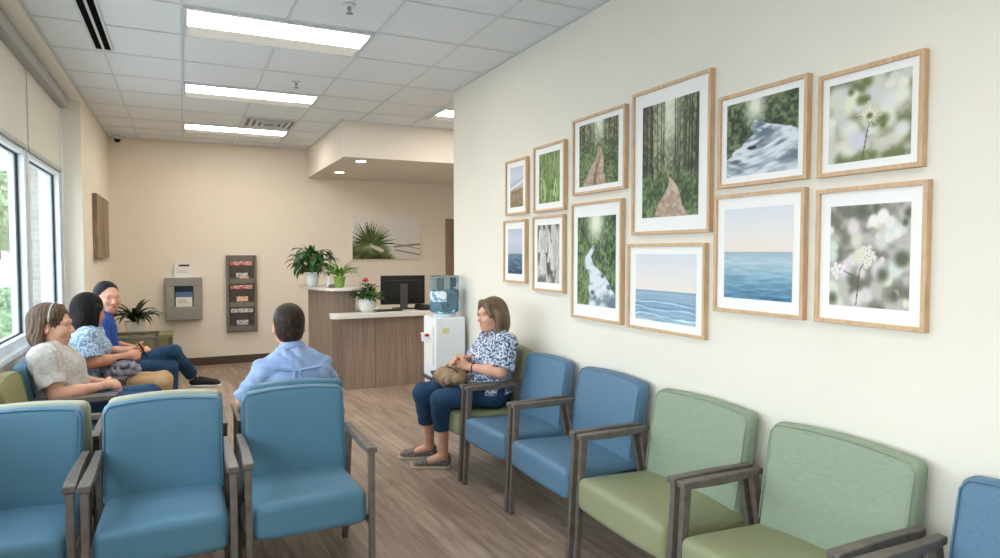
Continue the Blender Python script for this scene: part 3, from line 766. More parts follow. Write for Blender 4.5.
def forest(u, v, seed, vx, vy, tall, tone=1.0, rut=False):
    img = foliage(u, v, seed, (52, 62, 40), (168, 174, 130), 34)
    glow = np.exp(-((u - vx) / .17) ** 2) * ss(vy - .05, 1.0, v)
    img = mixc(img, C3(226, 232, 210), glow * (.75 + .7 * fbm(u, v, 20, 20, seed + 3, 3)))
    rs = np.random.RandomState(seed)
    xs = np.concatenate([rs.uniform(0, vx - .08, tall), rs.uniform(vx + .08, 1, tall)])
    for x in xs:
        w = .006 + .018 * min(1, abs(x - vx) * 1.6) * rs.uniform(.5, 1); lean = rs.uniform(-.02, .02) + (x - vx) * .05
        base = vy - .10 * abs(x - vx) * 2
        d_ = np.abs(u - (x + lean * (v - .4)))
        a_ = (1 - ss(w * .6, w, d_)) * ss(base, base + .04, v) * rs.uniform(.7, 1)
        a_ = a_ * (1 - .4 * (fbm(u, v, 30, 30, seed + 17, 2) > .62))
        img = mixc(img, C3(*(rs.uniform(34, 74) * np.array([1, .95, .8]))), a_)
    # undergrowth and path
    ug = foliage(u, v, seed + 5, (50, 68, 40), (128, 150, 98), 34)
    low = 1 - ss(vy - .10, vy + .06, v - .10 * (fbm(u, v, 9, 9, seed + 6) - .5) * 2 - .14 * np.abs(u - vx))
    img = mixc(img, ug, low)
    t = np.clip((vy - v) / vy, 0, 1); c = vx + .10 * np.sin(t * 4.6 + .3) * (1 - t) * t ** .3 + (.04 if not rut else -.10) * t; hw_ = .018 + .30 * t ** 1.1
    e = np.abs(u - c) - hw_ * (1 + .25 * (fbm(u, v, 16, 16, seed + 8) - .5))
    path = mixc(C3(138, 112, 94), C3(210, 190, 170), fbm(u, v, 24, 30, seed + 12, 3) * 1.1 - .05 + .3 * (1 - t))
    if rut:
        for q in (-.45, .45): path = mixc(path, C3(104, 92, 64), np.exp(-((u - c - q * 0 * hw_) / (.12 * hw_ + .004)) ** 2) * .5)
    return mixc(img, path, (1 - ss(-.012, .012, e)) * (v < vy)) * tone
def blobs(u, v, img, lst, asp=1.0):
    for (x, y, r, c, soft) in lst:
        d_ = np.sqrt((u - x) ** 2 + ((v - y) / asp) ** 2)
        img = mixc(img, C3(*c), (1 - ss(r * (1 - soft), r * (1 + soft), d_)))
    return img
def strokes(u, v, img, lst):
    for (x0, y0, x1, y1, w, c) in lst:
        dx, dy = x1 - x0, y1 - y0; t = np.clip(((u - x0) * dx + (v - y0) * dy) / (dx * dx + dy * dy + 1e-9), 0, 1)
        d_ = np.hypot(u - x0 - t * dx, v - y0 - t * dy); img = mixc(img, C3(*c), 1 - ss(w * .5, w, d_))
    return img
def stream(u, v, seed, pts, skyc, dark, light, gl=None):
    img = foliage(u, v, seed, dark, light, 24)
    if gl: img = mixc(img, C3(232, 234, 216), np.exp(-((u - gl[0]) / gl[2]) ** 2 - ((v - gl[1]) / gl[3]) ** 2) * 1.1)
    vs = [p[0] for p in pts]; c = np.interp(v, vs, [p[1] for p in pts]); w = np.interp(v, vs, [p[2] for p in pts])
    e = np.abs(u - c) - w * (1 + .3 * (fbm(u, v, 14, 14, seed + 4) - .5))
    q = np.clip((u - c) / (w + .08) * .25 + .5, 0, 1)
    flow = .55 * fbm(q, v, 9, 7, seed + 7, 3) + .45 * fbm(u, np.clip(v + .08 * np.sin(u * 5), 0, 1), 5, 22, seed + 17, 3)
    wat = mixc(C3(104, 120, 134), C3(220, 226, 232), ss(.34, .66, flow + .10 * (1 - np.abs(q - .5) * 4)))
    return mixc(img, wat, (1 - ss(-.01, .015, e)) * (v < pts[-1][0]))

def img_a(u, v):
    i = grad(v, [(0, C3(150, 130, 96)), (.45, C3(176, 160, 134)), (.5, C3(190, 190, 196)), (.75, C3(206, 208, 220)), (1, C3(190, 194, 212))])
    n = fbm(u, v, 18, 40, 3, 3); i = mixc(i, C3(104, 92, 62), ((n > .5) * .6 * (1 - ss(.30, .46, v - .1 * u)))[...])
    i = strokes(u, v, i, [(0, .44, 1, .62, .035, (226, 226, 230)), (0, .55, 1, .72, .012, (150, 160, 176)), (.1, .36, .9, .42, .02, (120, 104, 84))]); return i
def img_b(u, v):
    i = foliage(u, v, 11, (74, 102, 54), (136, 164, 92), 14); rs = np.random.RandomState(5)
    L_ = []
    for k in range(110):
        x, y = rs.uniform(-.05, 1.05), rs.uniform(-.1, .8); l_ = rs.uniform(.15, .4); a = rs.uniform(-.5, .5)
        g_ = rs.uniform(.45, 1.12); L_.append((x, y, x + math.sin(a) * l_, y + math.cos(a) * l_, rs.uniform(.008, .034), (170 * g_, 192 * g_, 126 * g_)))
    i = strokes(u, v, i, L_)
    return strokes(u, v, i, [(.3, .1, .24, .45, .05, (176, 204, 132)), (.72, .15, .8, .42, .045, (184, 208, 140)), (.31, .1, .25, .45, .008, (120, 156, 84)), (.72, .15, .8, .42, .008, (120, 156, 84))])
def img_c(u, v): return forest(u, v, 21, .52, .60, 12, 1.0, True)
def img_d(u, v): return forest(u, v, 33, .50, .34, 15, 1.0)
def img_e(u, v):
    i = stream(u, v, 41, [(0, .55, .75), (.25, .6, .62), (.42, .68, .42), (.55, .66, .24), (.64, .48, .12), (.69, .45, .05), (.72, .44, .03)], 0, (40, 50, 36), (120, 134, 96), (.42, .92, .13, .22))
    i = blobs(u, v, i, [(.38, .36, .07, (50, 48, 52), .15), (.14, .20, .08, (88, 96, 106), .5), (.06, .36, .06, (60, 70, 62), .3)], .35)
    return i
def img_f(u, v):
    i = fbm(u, v, 5, 5, 52, 3); i = mixc(C3(112, 118, 78), C3(206, 204, 190), ss(.3, .7, i)); rs = np.random.RandomState(9)
    i = blobs(u, v, i, [(rs.uniform(0, 1), rs.uniform(.1, .95), rs.uniform(.05, .13), (rs.uniform(206, 236),) * 2 + (rs.uniform(200, 222),), .6) for k in range(30)])
    i = blobs(u, v, i, [(rs.uniform(0, 1), rs.uniform(0, 1), rs.uniform(.03, .08), (110, 122, 74), .8) for k in range(9)])
    i = blobs(u, v, i, [(.9, .84, .06, (236, 230, 220), .4), (.76, .86, .06, (232, 226, 216), .4)])
    S_ = [(.44, .02, .52, .5, .010, (96, 96, 58))]
    for k in range(44):
        a = k * 2 * math.pi / 44; l_ = .11 + .06 * ((k * 7) % 5) / 5; S_.append((.52, .56, .52 + l_ * math.cos(a), .56 + l_ * math.sin(a), .005, (226, 222, 200)))
    i = blobs(u, v, i, [(.52, .56, .11, (186, 180, 146), .5)]); i = strokes(u, v, i, S_)
    return blobs(u, v, i, [(.52, .53, .035, (110, 104, 66), .6)])
def img_g(u, v): return sea(u, v, .45, [(0, C3(186, 192, 202)), (.5, C3(184, 192, 206)), (.75, C3(200, 206, 216)), (1, C3(182, 192, 208))], [(0, C3(62, 84, 108)), (.4, C3(104, 128, 150)), (.45, C3(112, 138, 164))], C3(120, 120, 110), 61)
def img_h(u, v):
    i = fbm(u, v, 4, 5, 71, 3); i = mixc(C3(90, 88, 84), C3(190, 188, 182), ss(.3, .7, i)); rs = np.random.RandomState(12)
    L_ = []
    for k in range(26):
        x, y = rs.uniform(.05, .95), rs.uniform(.0, .85); a = rs.uniform(-.45, .45); l_ = rs.uniform(.15, .32); g_ = rs.uniform(190, 232)
        L_.append((x, y, x + math.sin(a) * l_, y + math.cos(a) * l_, rs.uniform(.04, .10), (g_, g_ - 3, g_ - 10)))
        L_.append((x, y, x + math.sin(a) * l_, y + math.cos(a) * l_, .005, (118, 114, 108)))
    return strokes(u, v, i, L_)
def img_i(u, v):
    i = stream(u, v, 83, [(0, .68, .36), (.2, .62, .30), (.34, .55, .20), (.46, .32, .12), (.55, .30, .07), (.64, .42, .05), (.68, .46, .02)], 0, (42, 60, 38), (126, 150, 100), (.5, .93, .2, .2))
    return blobs(u, v, i, [(.68, .34, .05, (104, 106, 114), .4), (.84, .22, .06, (112, 120, 126), .4), (.42, .15, .05, (100, 108, 114), .4)], .5)
def img_j(u, v): return sea(u, v, .46, [(0, C3(230, 222, 216)), (.46, C3(236, 224, 214)), (.65, C3(230, 224, 222)), (1, C3(216, 220, 226))], [(0, C3(170, 196, 210)), (.2, C3(128, 160, 184)), (.42, C3(156, 182, 202)), (.46, C3(118, 150, 178))], C3(74, 70, 62), 91, 46)
def img_k(u, v): return sea(u, v, .52, [(0, C3(232, 220, 212)), (.52, C3(234, 220, 210)), (.7, C3(230, 224, 220)), (1, C3(216, 220, 226))], [(0, C3(76, 122, 154)), (.2, C3(116, 158, 180)), (.4, C3(176, 196, 206)), (.5, C3(164, 184, 198)), (.52, C3(126, 152, 174))], C3(80, 78, 72), 101)
def img_l(u, v):
    i = fbm(u, v, 5, 6, 112, 3); i = mixc(C3(116, 114, 102), C3(188, 184, 176), ss(.3, .7, i)); rs = np.random.RandomState(15)
    i = blobs(u, v, i, [(rs.uniform(0, 1), rs.uniform(.0, .85), rs.uniform(.03, .09), (rs.uniform(206, 232), rs.uniform(204, 224), rs.uniform(196, 216)), .5) for k in range(44)])
    i = blobs(u, v, i, [(rs.uniform(0, 1), rs.uniform(0, 1), rs.uniform(.03, .08), (96, 100, 82), .8) for k in range(10)])
    i = blobs(u, v, i, [(.56, .84, .06, (236, 232, 226), .3), (.68, .88, .07, (238, 232, 226), .3), (.76, .82, .06, (230, 226, 220), .3), (.75, .68, .05, (228, 222, 216), .3), (.85, .72, .05, (232, 226, 220), .3)])
    i = strokes(u, v, i, [(.36, .02, .40, .36, .009, (86, 78, 66)), (.40, .36, .50, .50, .008, (86, 78, 66)), (.38, .28, .12, .38, .007, (86, 78, 66))])
    pts = [(.5 + .10 * math.cos(k * 2.4) * (k / 16) ** .5, .50 + .10 * math.sin(k * 2.4) * (k / 16) ** .5, .026, (228, 220, 208), .25) for k in range(16)]
    pts += [(.10 + .10 * math.cos(k * 2.4) * (k / 9) ** .5, .37 + .06 * math.sin(k * 2.4) * (k / 9) ** .5, .024, (232, 228, 222), .25) for k in range(9)]
    i = blobs(u, v, i, pts); return blobs(u, v, i, [(x + .012, y - .006, .006, (120, 104, 84), .4) for x, y, *_ in pts[:16]])
def img_canvas(u, v):
    i = grad(v, [(0, C3(222, 214, 204)), (.35, C3(230, 225, 218)), (1, C3(236, 232, 226))])
    i = mixc(i, foliage(u, v, 131, (40, 48, 30), (108, 120, 70), 16), (1 - ss(.16, .46, v + np.maximum(0, u - .46) * 2.2)) * (u < .66))
    S_ = [(.62, .30, 1.0, .36, .03, (150, 140, 126)), (.62, .22, 1.0, .10, .018, (134, 124, 110)), (.66, .36, .99, .24, .014, (160, 150, 136)), (.6, .14, 1, .04, .05, (222, 214, 204)), (.30, .3, .42, .2, .05, (224, 212, 194))]
    rs = np.random.RandomState(4)
    for k in range(34):
        a = math.pi * (-.12 + 1.24 * k / 33) + rs.uniform(-.05, .05); l_ = rs.uniform(.34, .47); g_ = rs.uniform(.45, 1.15); x, y = .27 + .04 * math.cos(a), .36 + .04 * math.sin(a)
        w_ = rs.uniform(.018, .032)
        for q in range(5): S_.append((x + .72 * l_ * math.cos(a) * q / 5, y + 1.15 * l_ * math.sin(a) * q / 5, x + .72 * l_ * math.cos(a) * (q + 1) / 5, y + 1.15 * l_ * math.sin(a) * (q + 1) / 5, w_ * (1.05 - q * .2), (92 * g_, 112 * g_, 62 * g_)))
    return strokes(u, v, i, S_)

def print_mesh(name, fn, w, h, parent, to3, dens=300):
    nx = max(60, int(w * dens)); ny = max(60, int(h * dens))
    uu, vv = np.meshgrid(np.linspace(0, 1, nx), np.linspace(0, 1, ny))
    c = np.clip(fn(uu, vv), 0, 255) / 255; c = np.where(c <= .04045, c / 12.92, ((c + .055) / 1.055) ** 2.4)
    P = to3((uu - .5) * w, vv * h)       # arrays x,y,z
    me = bpy.data.meshes.new(name); me.vertices.add(nx * ny)
    me.vertices.foreach_set('co', np.stack(P, -1).reshape(-1).astype(np.float32))
    k = np.arange(nx * ny).reshape(ny, nx); q = np.stack([k[:-1, :-1], k[:-1, 1:], k[1:, 1:], k[1:, :-1]], -1).reshape(-1, 4)
    me.loops.add(q.size); me.loops.foreach_set('vertex_index', q.reshape(-1).astype(np.int32))
    me.polygons.add(len(q)); me.polygons.foreach_set('loop_start', np.arange(0, q.size, 4, dtype=np.int32))
    me.update(calc_edges=True); me.validate()
    at_ = me.color_attributes.new('Col', 'FLOAT_COLOR', 'POINT')
    at_.data.foreach_set('color', np.concatenate([c.reshape(-1, 3), np.ones((nx * ny, 1))], 1).reshape(-1).astype(np.float32))
    return link(name, me, 'print', parent)

# frames on the right wall: y0,y1 (near), z0,z1, print borders (side, top/bottom fractions)
FR = [
 ('a', 4.698, 4.285, 1.846, 2.268, img_a, (.20, .14), 'oak-framed photo of a dune and pale sea, far end of the top row'),
 ('b', 4.237, 3.755, 1.844, 2.313, img_b, (.17, .13), 'oak-framed photo of bright green leaves beside the dune photo'),
 ('c', 3.706, 3.095, 1.926, 2.412, img_c, (.13, .10), 'oak-framed photo of a rutted forest track, left of the tallest frame'),
 ('d', 3.069, 2.420, 1.656, 2.445, img_d, (.14, .115), 'tallest oak-framed photo, of a footpath between tall forest trees'),
 ('e', 2.402, 1.878, 1.860, 2.289, img_e, (.10, .11), 'oak-framed photo of a misty river with a dark rock'),
 ('f', 1.854, 1.415, 1.856, 2.259, img_f, (.11, .12), 'oak-framed photo of a fluffy flower head on blurred green'),
 ('g', 4.734, 4.298, 1.324, 1.806, img_g, (.18, .14), 'oak-framed photo of a dark blue sea, far end of the bottom row'),
 ('h', 4.250, 3.763, 1.281, 1.815, img_h, (.15, .12), 'oak-framed grey photo of pale petals beside the dark sea photo'),
 ('i', 3.714, 3.121, 1.132, 1.874, img_i, (.12, .125), 'tall oak-framed photo of a white stream through green woods'),
 ('j', 3.105, 2.445, 1.127, 1.606, img_j, (.11, .12), 'oak-framed photo of breaking waves under a pink sky, below the tallest frame'),
 ('k', 2.420, 1.884, 1.278, 1.828, img_k, (.12, .125), 'oak-framed photo of a smooth turquoise sea under a pink sky, lower row'),
 ('l', 1.854, 1.392, 1.280, 1.809, img_l, (.14, .135), 'oak-framed photo of grey white blossoms, lowest right'),
]
for key, yf, yn, z0, z1, fn, (bs, bt), label in FR:
    yf *= .987; z0 = 1.56 + (z0 - 1.56) * .987; z1 = 1.56 + (z1 - 1.56) * .987
    w = yf - yn; h = z1 - z0
    fr_ = thing('picture_frame', label, 'picture', (XR, (yf + yn) / 2, z0), 0, 'framed nature photos on the right wall')
    fw_ = .017; dp = .03
    mb = MB()
    mb.add([(-dp, -w / 2, 0), (-dp, w / 2, 0), (-dp, w / 2, h), (-dp, -w / 2, h), (-dp, -w / 2 + fw_, fw_), (-dp, w / 2 - fw_, fw_), (-dp, w / 2 - fw_, h - fw_), (-dp, -w / 2 + fw_, h - fw_),
            (-.001, -w / 2, 0), (-.001, w / 2, 0), (-.001, w / 2, h), (-.001, -w / 2, h), (-.012, -w / 2 + fw_, fw_), (-.012, w / 2 - fw_, fw_), (-.012, w / 2 - fw_, h - fw_), (-.012, -w / 2 + fw_, h - fw_)],
           [(0, 1, 5, 4), (1, 2, 6, 5), (2, 3, 7, 6), (3, 0, 4, 7), (1, 0, 8, 9), (2, 1, 9, 10), (3, 2, 10, 11), (0, 3, 11, 8), (4, 5, 13, 12), (5, 6, 14, 13), (6, 7, 15, 14), (7, 4, 12, 15), (8, 11, 10, 9)])
    mb.build('frame', 'oak', fr_, .0015)
    MB().box(-.018, -.012, -w / 2 + fw_, w / 2 - fw_, fw_, h - fw_).build('mat_board', 'mat_board', fr_)
    pw = w * (1 - 2 * bs); phh = h * (1 - 2 * bt)
    # viewed from -X side: image left is +Y
    print_mesh('photo_print', fn, pw, phh, fr_, lambda x, z, h=h, bt=bt: (np.full_like(x, -.0192), -x, z + h * bt))
# canvas on the back wall
cv = thing('canvas_print', 'wide canvas photo of a spiky palm-like plant on the back wall', 'picture', (2.83, YB, 1.45))
MB().box(-.535, .535, -.035, -.001, 0, .645).build('canvas', 'mat_board', cv, .003)
print_mesh('photo_print', img_canvas, 1.066, .641, cv, lambda x, z: (x, np.full_like(x, -.0362), z + .002), 220)
# ------------------------------------------------------------------ implicit-surface body builder
def V3(*a): return np.array(a, float)
def unit(a): a = np.array(a, float); return a / (np.linalg.norm(a) + 1e-12)
def basis_up(up, xhint=(1, 0, 0)):
    z = unit(up); x = np.array(xhint, float); x = unit(x - z * (x @ z)); y = np.cross(z, x); return np.stack([x, y, z], 1)   # columns = local axes
class SDF:
    def __init__(s, h=.006, T=None): s.h = h; s.p = []; s.cuts = []; s.disp = None; s.T = T or (lambda p: np.array(p, float)); s.R = np.eye(3)
    def rc(s, a, b, ra, rb, k=.02, op='+', cut=None):
        a = s.T(a); b = s.T(b); lo = np.minimum(a - ra, b - rb); hi = np.maximum(a + ra, b + rb); s.p.append(('rc', (a, b, ra, rb), k, op, cut, lo, hi)); return s
    def el(s, c, r, Rm=None, k=.02, op='+', cut=None):
        c = s.T(c); r = np.array(r, float); Rm = s.R @ (np.eye(3) if Rm is None else Rm); e = np.abs(Rm) @ r
        s.p.append(('el', (c, r, Rm), k, op, cut, c - e, c + e)); return s
    def build(s, name, m, parent):
        h = s.h; P = [q for q in s.p if q[3] == '+']; pad = 5 * h + .01
        lo = np.min([q[5] for q in P], 0) - pad; hi = np.max([q[6] for q in P], 0) + pad
        n = np.ceil((hi - lo) / h).astype(int) + 1
        D = np.full(n, .5, np.float32); ax = [lo[i] + h * np.arange(n[i]) for i in range(3)]
        for kind, a, k, op, cut, l0, h0 in s.p:
            pd = k + 4 * h
            i0 = np.clip(np.floor((l0 - pd - lo) / h).astype(int), 0, n - 1); i1 = np.clip(np.ceil((h0 + pd - lo) / h).astype(int) + 1, 1, n)
            if (i1 <= i0).any(): continue
            sl = tuple(slice(i0[i], i1[i]) for i in range(3))
            X = ax[0][sl[0]][:, None, None]; Y = ax[1][sl[1]][None, :, None]; Z = ax[2][sl[2]][None, None, :]
            if kind == 'rc':
                A, B, ra, rb = a; d = B - A; L2 = d @ d + 1e-12
                t = ((X - A[0]) * d[0] + (Y - A[1]) * d[1] + (Z - A[2]) * d[2]) / L2; t = np.clip(t, 0, 1)
                dd = np.sqrt((X - A[0] - t * d[0]) ** 2 + (Y - A[1] - t * d[1]) ** 2 + (Z - A[2] - t * d[2]) ** 2) - (ra + (rb - ra) * t)
            else:
                c, r, Rm = a; x, y, z = X - c[0], Y - c[1], Z - c[2]
                l = [x * Rm[0, i] + y * Rm[1, i] + z * Rm[2, i] for i in range(3)]
                k0 = np.sqrt(sum((l[i] / r[i]) ** 2 for i in range(3))); k1 = np.sqrt(sum((l[i] / r[i] ** 2) ** 2 for i in range(3))) + 1e-9
                dd = k0 * (k0 - 1) / k1
            if cut:
                for cp, cn in cut:
                    cp = s.T(cp); cn = s.R @ unit(cn); dd = np.maximum(dd, (X - cp[0]) * cn[0] + (Y - cp[1]) * cn[1] + (Z - cp[2]) * cn[2])
            E_ = D[sl]
            if op == '+':
                q = np.maximum(k - np.abs(E_ - dd), 0) / max(k, 1e-6); D[sl] = np.minimum(E_, dd) - q * q * k * .25
            else:
                q = np.maximum(k - np.abs(E_ + dd), 0) / max(k, 1e-6); D[sl] = np.maximum(E_, -dd) + q * q * k * .25
        if s.disp is not None: D += s.disp(ax[0][:, None, None], ax[1][None, :, None], ax[2][None, None, :]).astype(np.float32)
        for cp, cn in s.cuts:
            cp = s.T(cp); cn = s.R @ unit(cn); D = np.maximum(D, ((ax[0][:, None, None] - cp[0]) * cn[0] + (ax[1][None, :, None] - cp[1]) * cn[1] + (ax[2][None, None, :] - cp[2]) * cn[2])).astype(np.float32)
        # surface nets
        neg = D < 0
        cs = np.zeros(n - 1, np.int8)
        for i in (0, 1):
            for j in (0, 1):
                for k in (0, 1): cs += neg[i:n[0] - 1 + i, j:n[1] - 1 + j, k:n[2] - 1 + k]
        act = np.argwhere((cs > 0) & (cs < 8)); idx = -np.ones(n - 1, np.int64); idx[tuple(act.T)] = np.arange(len(act))
        pos = np.zeros((len(act), 3)); cnt = np.zeros(len(act))
        for a_ in range(3):
            b_, c_ = [q for q in range(3) if q != a_]
            for i in (0, 1):
                for j in (0, 1):
                    o0 = act.copy(); o0[:, b_] += i; o0[:, c_] += j; o1 = o0.copy(); o1[:, a_] += 1
                    d0 = D[tuple(o0.T)]; d1 = D[tuple(o1.T)]; mm = (d0 < 0) != (d1 < 0); t = np.where(mm, d0 / (d0 - d1 + 1e-12), 0)
                    pt = o0.astype(float); pt[:, a_] += t; pos[mm] += pt[mm]; cnt[mm] += 1
        pos = pos / cnt[:, None] * h + lo
        quads = []
        for a_ in range(3):
            b_, c_ = (a_ + 1) % 3, (a_ + 2) % 3
            s0 = [slice(None)] * 3; s1 = [slice(None)] * 3; s0[a_] = slice(0, -1); s1[a_] = slice(1, None)
            ch = neg[tuple(s0)] != neg[tuple(s1)]; e = np.argwhere(ch)
            e = e[(e[:, b_] > 0) & (e[:, c_] > 0) & (e[:, b_] < n[b_] - 1) & (e[:, c_] < n[c_] - 1)]
            if not len(e): continue
            fl = neg[tuple(e.T)]
            def g_(db, dc):
                q = e.copy(); q[:, b_] -= db; q[:, c_] -= dc; return idx[tuple(q.T)]
            Q = np.stack([g_(1, 1), g_(0, 1), g_(0, 0), g_(1, 0)], 1); Q[~fl] = Q[~fl][:, ::-1]; quads.append(Q)
        Q = np.concatenate(quads); Q = Q[(Q >= 0).all(1)]
        me = bpy.data.meshes.new(name); me.vertices.add(len(pos)); me.vertices.foreach_set('co', pos.reshape(-1).astype(np.float32))
        me.loops.add(Q.size); me.loops.foreach_set('vertex_index', Q.reshape(-1).astype(np.int32))
        me.polygons.add(len(Q)); me.polygons.foreach_set('loop_start', np.arange(0, Q.size, 4, dtype=np.int32))
        me.update(calc_edges=True); me.validate()
        o = link(name, me, m, parent); me.polygons.foreach_set('use_smooth', [True] * len(me.polygons)); return o

def wrinkle(amp, f, seed=0, dirs=7):
    rs = np.random.RandomState(seed); Ks = [(rs.randn(3) * f, rs.uniform(0, 6.28)) for _ in range(dirs)]
    def fn(X, Y, Z):
        s = 0
        for k, p in Ks: s = s + 1 - 1.57 * np.abs(np.sin(.5 * (X * k[0] + Y * k[1] + Z * k[2] * .7 + p + 1.5 * np.sin(Z * f * .5 + X * f * .4))))
        return amp * 1.5 * s / dirs ** .5
    return fn

def rotm(yaw=0, pitch=0, roll=0):
    """yaw turns to the left (+) about z, pitch looks down (+) about x, roll about y"""
    return np.array(Matrix.Rotation(R(yaw), 3, 'Z') @ Matrix.Rotation(R(-pitch), 3, 'X') @ Matrix.Rotation(R(roll), 3, 'Y'))

def add_hand(S_, w, d, n, s, curl, sc=1.0):
    """wrist w, finger direction d, palm normal n (the way the fingers close), thumb side s"""
    d = unit(d); n = unit(np.array(n) - d * (np.array(n) @ d)); s = unit(np.array(s) - d * (np.array(s) @ d) - n * (np.array(s) @ n))
    w = np.array(w, float); Rm = np.stack([s, d, n], 1)
    S_.rc(w - d * .02, w + d * .02, .024 * sc, .023 * sc, .02)
    S_.el(w + d * .052 * sc, (.040 * sc, .052 * sc, .016 * sc), Rm, .015)
    for i, (off, ln) in enumerate(((.029, .070), (.010, .078), (-.010, .073), (-.028, .058))):
        p = w + d * (.088 - .004 * abs(i - 1)) * sc + s * off * sc; a = 0
        for j, f in enumerate((.45, .32, .23)):
            a += R(curl) * (1.0, 1.15, .7)[j] * (1 + .08 * i); dr = d * math.cos(a) + n * math.sin(a) + s * off * .6; q = p + unit(dr) * ln * f * sc
            S_.rc(p, q, (.0092 - .0008 * j) * sc, (.0086 - .0009 * j) * sc, .004); p = q
    p = w + d * .025 * sc + s * .026 * sc; q = p + unit(d * .7 + s * .75 + n * .25) * .040 * sc; S_.rc(p, q, .014 * sc, .0115 * sc, .012)
    r = q + unit(d * .9 + s * .35 + n * .35) * .032 * sc; S_.rc(q, r, .0108 * sc, .0098 * sc, .005)
    S_.rc(r, r + unit(d * .85 + n * .5) * .024 * sc, .0098 * sc, .008 * sc, .004)

def add_head(S_, hc, Rh, hs, fem):
    def T(p): return hc + Rh @ (np.array(p, float) * hs)
    def el(c, r, k=.02, op='+', Rm=None): S_.el(T(c), np.array(r) * hs, Rh if Rm is None else Rh @ Rm, k, op)
    def rc(a, b, ra, rb, k=.01, op='+'): S_.rc(T(a), T(b), ra * hs, rb * hs, k, op)
    el((0, -.014, .028), (.075, .095, .088)); el((0, .022, -.032), (.060, .070, .082), .03)
    el((0, .050, -.088), (.030 if fem else .036, .030, .024), .03); rc((-.044, .008, -.066), (-.022, .05, -.088), .022, .018, .025); rc((.044, .008, -.066), (.022, .05, -.088), .022, .018, .025)
    for s in (-1, 1): el((s * .040, .060, -.030), (.022, .024, .026), .02)
    for s in (-1, 1): el((s * .031, .098, .003), (.018, .016, .012), .012, '-')
    rc((-.034, .078, .024), (.034, .078, .024), .011, .011, .018)
    rc((0, .086, .006), (0, .106, -.030), .0075, .0115, .008)
    for s in (-1, 1): rc((s * .010, .094, -.034), (s * .012, .090, -.034), .0075, .006, .006)
    rc((-.017, .084, -.057), (.017, .084, -.057), .0065, .0065, .008); rc((-.015, .083, -.066), (.015, .083, -.066), .0070, .0070, .008)
    for s in (-1, 1):
        el((s * .078, -.004, -.008), (.009, .020, .031), .008, '+', rotm(yaw=s * -22)); el((s * .086, .002, -.004), (.006, .011, .018), .005, '-', rotm(yaw=s * -22))
    return T

